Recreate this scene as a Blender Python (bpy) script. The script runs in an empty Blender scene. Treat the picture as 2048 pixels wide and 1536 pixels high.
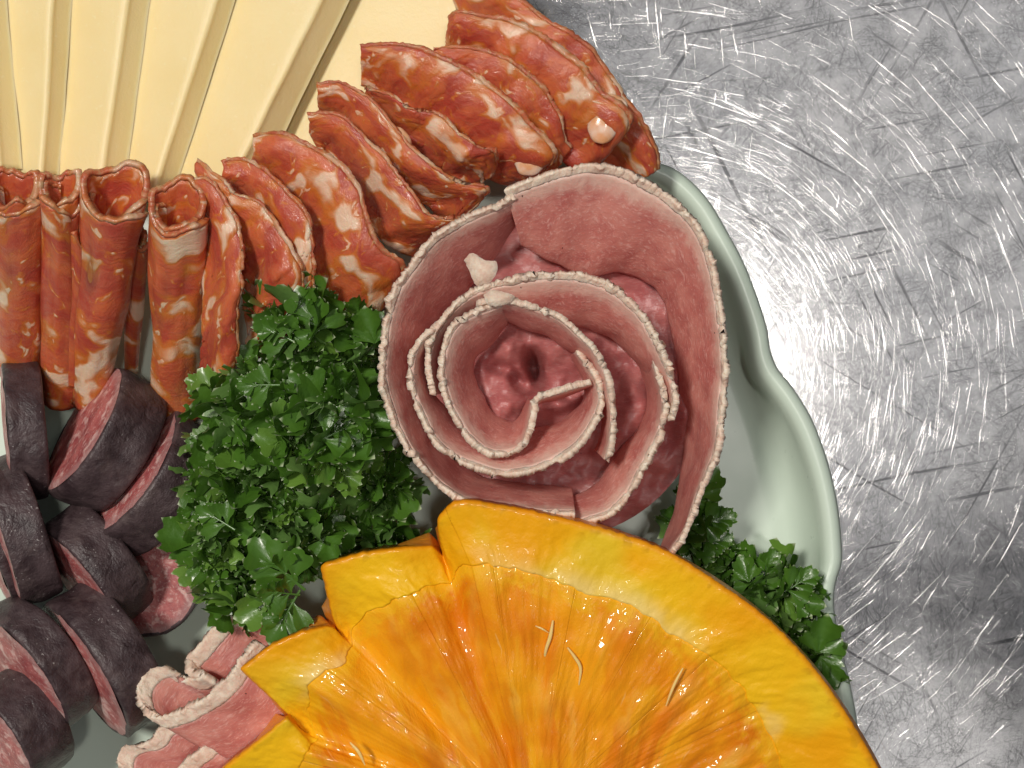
import bpy, math, random
import numpy as np
from mathutils import Vector, Matrix, noise as mn

random.seed(7); np.random.seed(7)
S = bpy.context.scene
COL = S.collection

# ------------------------------------------------------------------ camera
HC = 0.30                         # lens height over the table
K = 0.00009 / 0.28                # tangent of one photograph pixel (2048 px wide)
cam_d = bpy.data.cameras.new('camera')
cam_d.sensor_width = 36.0
cam_d.lens = 36.0 / (2048 * K)
cam_d.clip_start = 0.005
cam_d.clip_end = 50
cam = bpy.data.objects.new('camera', cam_d)
cam.location = (0, 0, HC)
COL.objects.link(cam)
S.camera = cam
cam_d.dof.use_dof = True
cam_d.dof.focus_distance = HC - 0.040
cam_d.dof.aperture_fstop = 45.0

# ------------------------------------------------------------------ light
W = bpy.data.worlds.new('World'); S.world = W; W.use_nodes = True
bg = W.node_tree.nodes['Background']
bg.inputs[0].default_value = (0.93, 0.93, 1.0, 1)
bg.inputs[1].default_value = 0.09

def lamp(name, x, y, z, sx, sy, power, col):
    d = bpy.data.lights.new(name, 'AREA')
    d.shape = 'RECTANGLE'; d.size = sx; d.size_y = sy
    d.energy = power; d.color = col
    o = bpy.data.objects.new(name, d)
    o.location = (x, y, z)
    o.rotation_euler = Vector((x, y, z)).to_track_quat('Z', 'Y').to_euler()
    COL.objects.link(o)
    return o
lamp('ceiling_light', -0.62, 0.40, 1.8, 0.26, 0.26, 23.0, (1.0, 0.95, 0.87))
lamp('ceiling_light', 0.19, 0.02, 1.9, 0.13, 0.13, 4.5, (1.0, 0.95, 0.89))
lamp('ceiling_light', 0.54, -0.58, 1.9, 0.36, 0.30, 0.36, (1.0, 0.97, 0.93))
lamp('steel_fill_panel', 0.70, 0.37, 2.0, 1.05, 0.98, 1.9, (1.0, 0.98, 0.96))  # added dim panel, sized so its reflection greys the upper steel

S.view_settings.view_transform = 'Standard'
S.view_settings.look = 'None'
S.view_settings.exposure = 0.2
S.view_settings.gamma = 1.0
S.view_settings.use_curve_mapping = False
S.cycles.use_denoising = True
S.cycles.max_bounces = 8
S.cycles.sample_clamp_indirect = 4.0
S.cycles.caustics_reflective = False
S.cycles.caustics_refractive = False

# ------------------------------------------------------------------ helpers
def P(px, py, zmm):
    """photograph pixel on the plane zmm millimetres over the table -> metres"""
    z = zmm * 0.001
    d = HC - z
    return np.array(((px - 1024) * K * d, (768 - py) * K * d, z))

def PA(a):
    """array (...,3) of px,py,zmm -> metres"""
    a = np.asarray(a, float)
    d = HC - a[..., 2] * 0.001
    out = np.empty_like(a)
    out[..., 0] = (a[..., 0] - 1024) * K * d
    out[..., 1] = (768 - a[..., 1]) * K * d
    out[..., 2] = a[..., 2] * 0.001
    return out

def curve(pts, n):
    """smooth resampling (non-uniform Catmull-Rom) of control rows with any number of columns"""
    p = np.asarray(pts, float)
    t = np.concatenate(([0], np.cumsum(np.maximum(np.linalg.norm(np.diff(p[:, :2], axis=0), axis=1), 1e-6))))
    m = np.empty_like(p)
    m[0] = (p[1] - p[0]) / (t[1] - t[0]); m[-1] = (p[-1] - p[-2]) / (t[-1] - t[-2])
    for i in range(1, len(p) - 1):
        a = (p[i] - p[i-1]) / (t[i] - t[i-1]); b = (p[i+1] - p[i]) / (t[i+1] - t[i])
        h0, h1 = t[i] - t[i-1], t[i+1] - t[i]
        m[i] = (a * h1 + b * h0) / (h0 + h1)
    s = np.linspace(0, t[-1], n)
    k = np.clip(np.searchsorted(t, s, side='right') - 1, 0, len(p) - 2)
    h = (t[k+1] - t[k]); u = ((s - t[k]) / h)[:, None]; h = h[:, None]
    return ((2*u**3 - 3*u**2 + 1) * p[k] + (u**3 - 2*u**2 + u) * h * m[k]
            + (-2*u**3 + 3*u**2) * p[k+1] + (u**3 - u**2) * h * m[k+1])

def plen(pts):
    p = np.asarray(pts, float)
    return float(np.sum(np.linalg.norm(np.diff(p[:, :2], axis=0), axis=1)))

def nz(x, y, z=0.0):
    return mn.noise(Vector((x, y, z)))

def nzgrid(A, B, seed, octs=1):
    out = np.zeros(A.shape)
    f = 1.0; w = 1.0
    for o in range(octs):
        o_ = np.empty(A.size)
        af = A.ravel() * f; bf = B.ravel() * f
        for i in range(A.size):
            o_[i] = mn.noise(Vector((af[i], bf[i], seed + 7.3 * o)))
        out += w * o_.reshape(A.shape)
        f *= 2.1; w *= 0.5
    return out

def smoothstep(x, a, b):
    t = np.clip((x - a) / (b - a), 0, 1)
    return t * t * (3 - 2 * t)

def link_mesh(name, verts, faces, mat, parent=None, uv=None, smooth=True):
    me = bpy.data.meshes.new(name)
    me.from_pydata([tuple(v) for v in verts], [], [tuple(f) for f in faces])
    if uv is not None:
        l = me.uv_layers.new(name='UVMap')
        idx = np.empty(len(me.loops), dtype=np.int32)
        me.loops.foreach_get('vertex_index', idx)
        l.data.foreach_set('uv', np.asarray(uv, dtype=np.float32)[idx].ravel())
    if smooth:
        me.polygons.foreach_set('use_smooth', [True] * len(me.polygons))
    me.materials.append(mat)
    me.update()
    o = bpy.data.objects.new(name, me)
    COL.objects.link(o)
    if parent is not None:
        o.parent = parent
    return o

def grid_faces(nu, nv, off=0, flip=False, wrap=False):
    f = []
    for i in range(nu if wrap else nu - 1):
        i2 = (i + 1) % nu
        for j in range(nv - 1):
            q = (off + i*nv + j, off + i2*nv + j, off + i2*nv + j + 1, off + i*nv + j + 1)
            f.append(q[::-1] if flip else q)
    return f

def gnormals(G):
    du = np.gradient(G, axis=0); dv = np.gradient(G, axis=1)
    n = np.cross(du, dv)
    l = np.linalg.norm(n, axis=2, keepdims=True)
    n = n / np.maximum(l, 1e-12)
    return n

def sheet(name, G, th, UV, mat, parent=None, jit=0.0, jw=1.0, jf=2300.0):
    """a sheet of thickness th (metres, number or array) round the mid surface G(nu,nv,3)"""
    nu, nv = G.shape[:2]
    n = gnormals(G)
    th = np.broadcast_to(np.asarray(th, float), (nu, nv))[..., None]
    A = (G + n * th / 2).reshape(-1, 3); B = (G - n * th / 2).reshape(-1, 3)
    N = nu * nv
    if jit:                                   # crumbly edge: every vertex nudged, a few chips stick out
        wgt = np.broadcast_to(np.asarray(jw, float), (nu, nv)).ravel()
        for Q in (A, B):
            for i in range(N):
                p = Vector(Q[i])
                d = mn.noise_vector(p * jf) * 0.55 + mn.noise_vector(p * jf * 2.3) * 0.35
                c = max(0.0, mn.noise(p * jf * 0.31 + Vector((3, 1, 7))) - 0.34) * 1.1
                q = np.array(d) * jit + (Q[i] - G.reshape(-1, 3)[i]) * c
                Q[i] += q * wgt[i]
    f = grid_faces(nu, nv) + grid_faces(nu, nv, N, True)
    ring = [i*nv for i in range(nu)] + [(nu-1)*nv + j for j in range(1, nv)] + \
           [i*nv + nv-1 for i in range(nu-2, -1, -1)] + [j for j in range(nv-2, 0, -1)]
    m = len(ring)
    for a in range(m):
        p, q = ring[a], ring[(a+1) % m]
        f.append((q, p, p + N, q + N))
    uv = np.concatenate((UV.reshape(-1, 2), UV.reshape(-1, 2)))
    return link_mesh(name, np.concatenate((A, B)), f, mat, parent, uv)

def surf(name, G, UV, mat, parent=None, flip=False, wrap=False):
    nu, nv = G.shape[:2]
    return link_mesh(name, G.reshape(-1, 3), grid_faces(nu, nv, 0, flip, wrap), mat, parent, UV.reshape(-1, 2))

def slab(name, G, UV, mat, parent, drop):
    """a closed solid: the surface G (metres), straight sides and a flat underside drop metres below it"""
    nu, nv = G.shape[:2]
    N = nu * nv
    B = G.copy(); B[..., 2] -= drop
    f = grid_faces(nu, nv) + grid_faces(nu, nv, N, True)
    ring = [i*nv for i in range(nu)] + [(nu-1)*nv + j for j in range(1, nv)] + \
           [i*nv + nv-1 for i in range(nu-2, -1, -1)] + [j for j in range(nv-2, 0, -1)]
    m = len(ring)
    for a in range(m):
        p, q = ring[a], ring[(a+1) % m]
        f.append((q, p, p + N, q + N))
    return link_mesh(name, np.concatenate((G.reshape(-1, 3), B.reshape(-1, 3))), f, mat, parent, np.concatenate((UV.reshape(-1, 2),) * 2))

def thing(name, label, cat, loc, group=None):
    o = bpy.data.objects.new(name, None)
    o.empty_display_size = 0.005
    COL.objects.link(o)
    o['label'] = label; o['category'] = cat
    if group: o['group'] = group
    # parts are built in world coordinates: keep the Empty at its base, undo its offset on the parts
    o.location = loc
    return o

def adopt(root):
    """parts built in world space keep their place under the moved Empty"""
    inv = Matrix.Translation(root.location).inverted()
    for c in COL.objects:
        if c.parent is root:
            c.matrix_parent_inverse = inv

# ------------------------------------------------------------------ node helpers
class NT:
    def __init__(s, name):
        s.m = bpy.data.materials.new(name); s.m.use_nodes = True
        s.t = s.m.node_tree
        s.b = s.t.nodes['Principled BSDF']
        s.out = s.t.nodes['Material Output']
    def nd(s, typ, ins=None, **props):
        n = s.t.nodes.new(typ)
        for k, v in props.items(): setattr(n, k, v)
        for k, v in (ins or {}).items(): s.put(n.inputs[k], v)
        return n
    def put(s, sock, v):
        if isinstance(v, bpy.types.NodeSocket): s.t.links.new(v, sock)
        elif isinstance(v, (tuple, list)) and len(v) == 3 and sock.type == 'RGBA': sock.default_value = (*v, 1)
        else: sock.default_value = v
    def set(s, **kw):
        for k, v in kw.items(): s.put(s.b.inputs[k.replace('_', ' ')], v)
    def uv(s): return s.nd('ShaderNodeTexCoord').outputs['UV']
    def obj(s): return s.nd('ShaderNodeTexCoord').outputs['Object']
    def rnd(s, vec, amt=31.7):
        r = s.nd('ShaderNodeObjectInfo').outputs['Random']
        c = s.nd('ShaderNodeCombineXYZ', {0: s.math('MULTIPLY', r, amt), 1: s.math('MULTIPLY', r, amt * 1.7), 2: s.math('MULTIPLY', r, amt * 0.6)})
        return s.nd('ShaderNodeVectorMath', {0: vec, 1: c.outputs[0]}, operation='ADD').outputs[0]
    def map(s, vec, scale=(1, 1, 1), rot=(0, 0, 0), loc=(0, 0, 0)):
        return s.nd('ShaderNodeMapping', {'Vector': vec, 'Scale': scale, 'Rotation': rot, 'Location': loc}).outputs[0]
    def noise(s, vec, scale, detail=2.0, rough=0.5, dist=0.0, col=False):
        n = s.nd('ShaderNodeTexNoise', {'Vector': vec, 'Scale': scale, 'Detail': detail, 'Roughness': rough, 'Distortion': dist})
        return n.outputs['Color' if col else 'Fac']
    def vor(s, vec, scale, feature='F1', rand=1.0, out='Distance'):
        n = s.nd('ShaderNodeTexVoronoi', {'Vector': vec, 'Scale': scale, 'Randomness': rand}, feature=feature)
        return n.outputs[out]
    def math(s, op, a, b=0.5, c=None):
        i = {0: a, 1: b}
        if c is not None: i[2] = c
        return s.nd('ShaderNodeMath', i, operation=op).outputs[0]
    def step(s, v, a, b):
        n = s.nd('ShaderNodeMapRange', {'Value': v, 'From Min': a, 'From Max': b}, interpolation_type='SMOOTHSTEP')
        return n.outputs[0]
    def mix(s, f, a, b):
        n = s.t.nodes.new('ShaderNodeMix'); n.data_type = 'RGBA'
        s.put(n.inputs[0], f); s.put(n.inputs[6], a); s.put(n.inputs[7], b)
        return n.outputs[2]
    def bump(s, h, strength=0.3, dist=0.0005, normal=None):
        i = {'Height': h, 'Strength': strength, 'Distance': dist}
        if normal is not None: i['Normal'] = normal
        return s.nd('ShaderNodeBump', i).outputs[0]
    def warp(s, vec, scale, amt):
        c = s.noise(vec, scale, 2, col=True)
        d = s.nd('ShaderNodeVectorMath', {0: c, 1: (0.5, 0.5, 0.5)}, operation='SUBTRACT').outputs[0]
        d = s.nd('ShaderNodeVectorMath', {0: d, 'Scale': amt}, operation='SCALE').outputs[0]
        return s.nd('ShaderNodeVectorMath', {0: vec, 1: d}, operation='ADD').outputs[0]

# ------------------------------------------------------------------ materials
def mat_steel():
    n = NT('brushed_steel')
    v = n.obj()
    cloud = n.noise(v, 30, 5, 0.6)
    stain = n.noise(v, 90, 3, 0.55)
    col = n.mix(n.step(cloud, 0.3, 0.75), (0.51, 0.51, 0.52), (0.58, 0.57, 0.57))
    grit = n.noise(v, 1500, 4, 0.75)
    col = n.mix(n.math('MULTIPLY', n.step(grit, 0.50, 0.72), 0.28), col, (0.26, 0.26, 0.27))
    # dark scuffs
    dk = None
    for i, (rot, sx) in enumerate(((-0.52, 14), (1.1, 16), (0.55, 12), (2.1, 20), (-0.2, 18))):
        sc = n.map(n.map(n.warp(v, 20, 0.002), rot=(0, 0, rot)), scale=(sx, 1000, 0), loc=(9 * i, 4 * i, 2.3 * i))
        t = n.math('MULTIPLY', n.step(n.noise(sc, 1.0, 1.0), 0.66, 0.73), n.step(n.noise(n.map(v, loc=(i, 2 * i, 0)), 38, 2), 0.46, 0.62))
        dk = t if dk is None else n.math('MAXIMUM', dk, t)
    col = n.mix(n.math('MULTIPLY', dk, 0.8), col, (0.09, 0.09, 0.10))
    rough = n.math('ADD', n.math('MULTIPLY', stain, 0.07), n.math('ADD', n.math('MULTIPLY', grit, 0.05), 0.085))
    n.set(Base_Color=col, Metallic=1.0, Roughness=rough)
    return n.m

def mat_scratch():
    n = NT('bright_scratch')
    v = n.obj()
    n.set(Base_Color=n.mix(n.step(n.noise(v, 150, 3), 0.40, 0.66), (0.22, 0.22, 0.22), (0.66, 0.65, 0.64)), Metallic=1.0, Roughness=n.math('ADD', n.math('MULTIPLY', n.noise(v, 260, 3), 0.16), 0.01))
    return n.m

def mat_plate():
    n = NT('mint_glaze')
    v = n.obj()
    c = n.mix(n.noise(v, 60, 3), (0.60, 0.71, 0.60), (0.64, 0.745, 0.64))
    n.set(Base_Color=c, Roughness=n.math('ADD', n.math('MULTIPLY', n.noise(v, 200, 3), 0.12), 0.24), Coat_Weight=0.15, Coat_Roughness=0.25,
          Normal=n.bump(n.noise(v, 90, 2), 0.06, 0.0006))
    return n.m

def mat_cheese():
    n = NT('pale_cheese')
    v = n.rnd(n.obj(), 0.7)
    c = n.mix(n.noise(v, 90, 4, 0.6), (0.84, 0.66, 0.31), (0.90, 0.75, 0.42))
    sp = n.step(n.noise(v, 900, 2), 0.66, 0.75)
    c = n.mix(n.math('MULTIPLY', sp, 0.25), c, (0.92, 0.84, 0.60))
    bm = n.math('ADD', n.noise(v, 1400, 3, 0.7), n.math('MULTIPLY', n.noise(n.map(v, scale=(1, 0.25, 1)), 260, 3), 1.4))
    n.set(Base_Color=c, Roughness=0.46, Subsurface_Weight=0.4, Subsurface_Radius=(0.0016, 0.0013, 0.0008), Subsurface_Scale=1.0,
          Normal=n.bump(bm, 0.16, 0.0004))
    return n.m

def mat_chorizo(rim=False):
    n = NT('chorizo_casing' if rim else 'chorizo_meat')
    u = n.rnd(n.uv())
    u = n.warp(u, 1.3, 0.6)
    # lean meat
    m1 = n.noise(u, 1.6, 4, 0.6)
    fib = n.noise(n.map(u, scale=(1.0, 7.0, 1)), 2.2, 4, 0.65)
    lean = n.mix(n.step(m1, 0.35, 0.68), (0.44, 0.062, 0.036), (0.64, 0.150, 0.050))
    lean = n.mix(n.math('MULTIPLY', n.step(fib, 0.42, 0.75), 0.45), lean, (0.55, 0.16, 0.09))
    # fat islands with an orange seam of paprika oil
    f1 = n.noise(n.map(u, scale=(1.0, 1.35, 1), loc=(4, 9, 2)), 1.25, 2.0, 0.45, 0.4)
    f2 = n.noise(n.map(u, scale=(1.4, 1.0, 1), loc=(14, 3, 8)), 2.9, 2.0, 0.5, 0.4)
    seam = n.math('MAXIMUM', n.step(f1, 0.50, 0.59), n.math('MULTIPLY', n.step(f2, 0.585, 0.645), 0.85))
    fat = n.math('MAXIMUM', n.step(f1, 0.565, 0.66), n.math('MULTIPLY', n.step(f2, 0.64, 0.70), 0.85))
    fatc = n.mix(n.noise(u, 5, 3), (0.82, 0.46, 0.28), (0.88, 0.64, 0.50))
    c = n.mix(seam, lean, (0.60, 0.17, 0.025))
    c = n.mix(fat, c, fatc)
    bm = n.math('ADD', n.math('MULTIPLY', fib, 0.7), n.math('ADD', n.math('MULTIPLY', fat, 0.35), n.noise(u, 14, 4, 0.7)))
    rough = n.math('ADD', n.math('MULTIPLY', n.noise(u, 9, 3), 0.28), 0.20)
    if rim:
        e = n.noise(u, 9, 4, 0.7)
        c = n.mix(n.math('MULTIPLY', n.step(e, 0.45, 0.66), 0.75), n.mix(0.35, c, (0.40, 0.13, 0.05)), (0.58, 0.34, 0.18))
        rough = 0.42
    n.set(Base_Color=c, Roughness=rough, Subsurface_Weight=0.45, Subsurface_Radius=(0.0028, 0.0009, 0.0005), Subsurface_Scale=1.0,
          Coat_Weight=0.4, Coat_Roughness=0.10, Normal=n.bump(bm, 0.45, 0.00045), Coat_Normal=n.bump(n.noise(u, 7, 4, 0.65), 0.6, 0.0006))
    return n.m

def mat_fat():
    n = NT('white_fat')
    o = n.obj()
    c = n.mix(n.step(n.noise(o, 240, 3), 0.36, 0.62), (0.84, 0.62, 0.50), (0.74, 0.36, 0.17))
    n.set(Base_Color=c, Roughness=0.3, Subsurface_Weight=0.4, Subsurface_Radius=(0.002, 0.0012, 0.0008), Subsurface_Scale=1.0,
          Coat_Weight=0.4, Coat_Roughness=0.1, Normal=n.bump(n.noise(o, 500, 3), 0.4, 0.0004))
    return n.m

def mat_salami(moist_shaded=False):
    n = NT('moist_shaded_salami' if moist_shaded else 'salami_meat')
    u = n.rnd(n.uv())
    st = n.warp(n.map(u, scale=(0.75, 1.35, 1)), 2.0, 0.35)
    a = n.noise(st, 2.0, 3, 0.6)
    c = n.mix(n.step(a, 0.3, 0.7), (0.50, 0.150, 0.130), (0.66, 0.270, 0.220))
    sp = n.noise(n.map(st, scale=(1.0, 1.35, 1)), 8, 3, 0.6)
    sp2 = n.noise(n.map(st, scale=(0.8, 1.7, 1), loc=(5, 7, 1)), 17, 3, 0.65)
    f = n.math('MAXIMUM', n.math('MULTIPLY', n.step(sp, 0.54, 0.72), 0.7), n.math('MULTIPLY', n.step(sp2, 0.52, 0.72), 0.8))
    c = n.mix(n.math('MULTIPLY', f, 0.80), c, (0.80, 0.48, 0.42))
    vv = n.nd('ShaderNodeSeparateXYZ', {0: n.uv()}).outputs[1]
    ed = n.step(n.math('ADD', vv, n.math('MULTIPLY', n.math('SUBTRACT', n.noise(u, 5, 4, 0.65), 0.5), 0.35)), 0.36, 0.12)
    c = n.mix(n.math('MULTIPLY', ed, 0.72), c, (0.78, 0.54, 0.44))
    pep = n.step(n.vor(u, 2.3), 0.045, 0.02)
    c = n.mix(pep, c, (0.05, 0.02, 0.015))
    bm = n.math('ADD', sp, n.math('MULTIPLY', sp2, 0.6))
    if moist_shaded:
        c = n.mix(0.55, c, (0.38, 0.110, 0.125))  # shade inside the rose cups mixed into the moist centre's colour
    n.set(Base_Color=c, Coat_Weight=0.5 if moist_shaded else 0.08, Coat_Roughness=0.14, Coat_Normal=n.bump(n.noise(u, 16, 3, 0.6), 0.6, 0.0005),
          Roughness=n.math('ADD', n.math('MULTIPLY', a, 0.3), 0.26), Subsurface_Weight=0.35,
          Subsurface_Radius=(0.0024, 0.0009, 0.0007), Subsurface_Scale=1.0, Normal=n.bump(bm, 0.35, 0.0004))
    return n.m

def mat_rind():
    n = NT('salami_rind')
    u = n.rnd(n.uv())
    a = n.noise(u, 7, 4, 0.65)
    c = n.mix(n.step(a, 0.3, 0.7), (0.74, 0.51, 0.40), (0.86, 0.72, 0.58))
    g = n.step(n.noise(n.map(u, loc=(3, 1, 4)), 11, 3, 0.6), 0.62, 0.72)
    c = n.mix(n.math('MULTIPLY', g, 0.35), c, (0.50, 0.38, 0.28))
    n.set(Base_Color=c, Roughness=0.42, Subsurface_Weight=0.30, Subsurface_Radius=(0.0016, 0.0010, 0.0007), Subsurface_Scale=1.0,
          Normal=n.bump(n.noise(u, 26, 4, 0.7), 0.6, 0.0004))
    return n.m

def mat_skin():
    n = NT('sausage_skin')
    u = n.rnd(n.uv())
    a = n.noise(u, 3.0, 5, 0.65)
    c = n.mix(n.step(a, 0.3, 0.7), (0.032, 0.018, 0.021), (0.080, 0.052, 0.056))
    b = n.step(n.noise(n.map(u, loc=(8, 2, 5)), 1.3, 4, 0.7), 0.50, 0.72)
    c = n.mix(n.math('MULTIPLY', b, 0.55), c, (0.15, 0.11, 0.105))
    sp = n.math('MULTIPLY', n.step(n.noise(u, 20, 2), 0.66, 0.72), n.step(n.noise(n.map(u, loc=(2, 6, 9)), 1.6, 2), 0.52, 0.66))
    c = n.mix(n.math('MULTIPLY', sp, 0.8), c, (0.42, 0.38, 0.37))
    bm = n.math('ADD', n.noise(n.warp(u, 2.0, 0.4), 5, 5, 0.6), n.math('MULTIPLY', n.noise(u, 30, 3), 0.4))
    n.set(Base_Color=c, Roughness=n.math('ADD', n.math('MULTIPLY', a, 0.25), 0.33), Normal=n.bump(n.math('ADD', bm, n.math('MULTIPLY', n.noise(n.warp(u, 3.0, 0.3), 2.6, 3, 0.5, 0.8), 2.0)), 0.55, 0.0005))
    return n.m

def mat_cut():
    n = NT('sausage_cut')
    u = n.rnd(n.uv())
    w = n.warp(u, 2.5, 0.3)
    a = n.noise(w, 3.0, 4, 0.6)
    c = n.mix(n.step(a, 0.3, 0.7), (0.32, 0.065, 0.070), (0.52, 0.16, 0.15))
    f = n.step(n.noise(n.map(w, loc=(5, 2, 3)), 3.6, 3, 0.6), 0.52, 0.68)
    f = n.math('MAXIMUM', f, n.math('MULTIPLY', n.step(n.noise(w, 13, 2), 0.56, 0.70), 0.6))
    c = n.mix(n.math('MULTIPLY', f, 0.85), c, (0.78, 0.52, 0.48))
    r = n.math('SQRT', n.math('ADD', n.math('POWER', n.nd('ShaderNodeSeparateXYZ', {0: n.uv()}).outputs[0], 2.0),
                              n.math('POWER', n.nd('ShaderNodeSeparateXYZ', {0: n.uv()}).outputs[1], 2.0)))
    c = n.mix(n.math('MULTIPLY', n.step(r, 0.95, 1.12), 0.55), c, (0.42, 0.26, 0.25))
    n.set(Base_Color=c, Roughness=0.42, Subsurface_Weight=0.3, Subsurface_Radius=(0.002, 0.0008, 0.0006), Subsurface_Scale=1.0,
          Normal=n.bump(n.noise(w, 16, 4, 0.7), 0.5, 0.0004))
    return n.m

def mat_leaf():
    n = NT('parsley_leaf')
    at = n.nd('ShaderNodeAttribute', attribute_name='tip').outputs['Fac']
    rn = n.nd('ShaderNodeObjectInfo').outputs['Random']
    u = n.rnd(n.uv())
    c = n.mix(n.noise(u, 3.0, 3), (0.046, 0.125, 0.012), (0.100, 0.230, 0.026))
    c = n.mix(n.step(rn, 0.70, 1.0), c, (0.16, 0.30, 0.045))
    back = n.nd('ShaderNodeNewGeometry').outputs['Backfacing']
    c = n.mix(n.math('MULTIPLY', back, 0.70), c, (0.17, 0.31, 0.085))
    vein = n.nd('ShaderNodeAttribute', attribute_name='vein').outputs['Fac']
    c = n.mix(n.math('MULTIPLY', vein, 0.35), c, (0.10, 0.22, 0.05))
    c = n.mix(n.math('MULTIPLY', n.step(at, 0.35, 0.9), 0.9), c, (0.62, 0.70, 0.46))
    n.set(Base_Color=c, Roughness=0.34, Coat_Weight=0.25, Coat_Roughness=0.15,
          Normal=n.bump(n.math('ADD', n.noise(u, 8, 3), n.math('MULTIPLY', vein, -0.5)), 0.5, 0.0003))
    tr = n.nd('ShaderNodeBsdfTranslucent', {'Color': n.mix(0.5, c, (0.10, 0.26, 0.01))})
    mx = n.nd('ShaderNodeMixShader', {0: 0.22, 1: n.b.outputs[0], 2: tr.outputs[0]})
    n.t.links.new(mx.outputs[0], n.out.inputs['Surface'])
    return n.m

def mat_stem():
    n = NT('parsley_stem')
    n.set(Base_Color=n.mix(n.noise(n.obj(), 300, 3), (0.09, 0.20, 0.04), (0.16, 0.30, 0.07)), Roughness=0.35)
    return n.m

def mat_pith():
    n = NT('orange_pith')
    u = n.uv()                                   # u: along the rim (cm), v: 0 rim .. 1 pulp
    sep = n.nd('ShaderNodeSeparateXYZ', {0: u})
    v = sep.outputs[1]
    o = n.obj()
    a = n.noise(o, 55, 3, 0.55)
    c = n.mix(n.step(a, 0.35, 0.65), (0.84, 0.37, 0.004), (0.88, 0.50, 0.010))
    c = n.mix(n.math('MULTIPLY', n.step(n.noise(n.map(o, loc=(1, 2, 3)), 42, 2), 0.52, 0.66), 0.6), c, (0.74, 0.56, 0.03))
    edge = n.step(v, 0.13, 0.0)
    c = n.mix(n.math('MULTIPLY', edge, 0.75), c, (0.76, 0.24, 0.004))
    pits = n.math('MULTIPLY', n.step(n.noise(o, 480, 1), 0.55, 0.68), n.step(v, 0.24, 0.08))
    c = n.mix(n.math('MULTIPLY', pits, 0.45), c, (0.50, 0.24, 0.006))
    alb = n.math('MULTIPLY', n.step(v, 0.62, 0.98), n.step(n.noise(n.map(o, loc=(7, 1, 0)), 75, 3), 0.50, 0.66))
    c = n.mix(n.math('MULTIPLY', alb, 0.40), c, (0.86, 0.68, 0.36))
    bm = n.math('ADD', n.noise(o, 1100, 3, 0.6), n.math('MULTIPLY', n.noise(o, 420, 2), 0.6))
    n.set(Base_Color=c, Roughness=0.42, Subsurface_Weight=0.0, Subsurface_Radius=(0.0010, 0.0006, 0.0003), Subsurface_Scale=1.0,
          Coat_Weight=0.16, Coat_Roughness=0.08, Specular_IOR_Level=0.2, Normal=n.bump(bm, 0.30, 0.0005),
          Coat_Normal=n.bump(n.noise(o, 600, 1.0, 0.5), 1.0, 0.00016))
    return n.m

def mat_pulp():
    n = NT('orange_pulp')
    u = n.uv()                                   # u: across the segment (cm), v: along the radius (cm)
    w = n.warp(u, 1.6, 0.35)
    o = n.obj()
    a = n.math('ADD', n.math('MULTIPLY', n.noise(n.map(w, scale=(1.1, 0.4, 1)), 1.0, 3, 0.55), 0.6), n.math('MULTIPLY', n.noise(o, 75, 3, 0.55), 0.4))
    c = n.mix(n.step(a, 0.40, 0.60), (0.74, 0.200, 0.003), (0.88, 0.350, 0.006))
    b = n.noise(n.map(w, scale=(5.0, 0.9, 1), loc=(3, 2, 1)), 1.0, 3, 0.65)
    c = n.mix(n.math('MULTIPLY', n.step(b, 0.50, 0.75), 0.35), c, (0.90, 0.46, 0.02))
    vn = n.nd('ShaderNodeTexVoronoi', {'Vector': n.map(n.warp(u, 2.2, 0.5), scale=(3.4, 0.95, 1)), 'Scale': 1.0}, feature='SMOOTH_F1')
    sac = vn.outputs['Distance']
    cr = n.nd('ShaderNodeSeparateXYZ', {0: vn.outputs['Color']}).outputs[0]
    c = n.mix(n.math('MULTIPLY', n.step(cr, 0.55, 0.95), 0.40), c, (0.92, 0.48, 0.015))
    c = n.mix(n.math('MULTIPLY', n.step(cr, 0.35, 0.05), 0.45), c, (0.66, 0.16, 0.002))
    c = n.mix(n.math('MULTIPLY', n.step(sac, 0.50, 0.85), 0.40), c, (0.95, 0.62, 0.10))
    th = n.step(n.noise(n.map(w, scale=(9, 1.0, 1), loc=(9, 4, 1)), 1.0, 2), 0.70, 0.76)
    c = n.mix(n.math('MULTIPLY', th, 0.25), c, (0.90, 0.62, 0.25))
    vv = n.nd('ShaderNodeSeparateXYZ', {0: n.uv()}).outputs[1]
    nb = n.step(n.math('ADD', vv, n.math('MULTIPLY', n.math('SUBTRACT', n.noise(u, 4.0, 4, 0.6), 0.5), 1.3)), 0.60, 0.05)
    c = n.mix(n.math('MULTIPLY', nb, 0.85), c, (0.87, 0.45, 0.010))
    bm = n.math('ADD', n.math('MULTIPLY', n.math('SUBTRACT', 1.0, sac), 0.9), n.noise(n.map(w, scale=(18, 8, 1)), 1.0, 4, 0.7))
    bm = n.math('ADD', bm, n.math('MULTIPLY', n.noise(u, 26, 2), 0.35))
    n.set(Base_Color=c, Roughness=0.4, Subsurface_Weight=0.0, Subsurface_Radius=(0.0009, 0.0006, 0.0003), Subsurface_Scale=1.0,
          Coat_Weight=0.55, Coat_Roughness=0.05, Specular_IOR_Level=0.15, Normal=n.bump(bm, 0.5, 0.0003),
          Coat_Normal=n.bump(n.math('ADD', n.noise(o, 620, 1.0, 0.5), n.math('MULTIPLY', sac, -2.2)), 1.0, 0.00022))
    return n.m

def mat_peel():
    n = NT('orange_peel')
    o = n.obj()
    c = n.mix(n.noise(o, 120, 3), (0.80, 0.27, 0.02), (0.86, 0.34, 0.03))
    n.set(Base_Color=c, Roughness=0.36, Subsurface_Weight=0.2, Subsurface_Radius=(0.002, 0.0008, 0.0002), Subsurface_Scale=1.0,
          Normal=n.bump(n.noise(o, 700, 2), 0.5, 0.0006))
    return n.m

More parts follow.
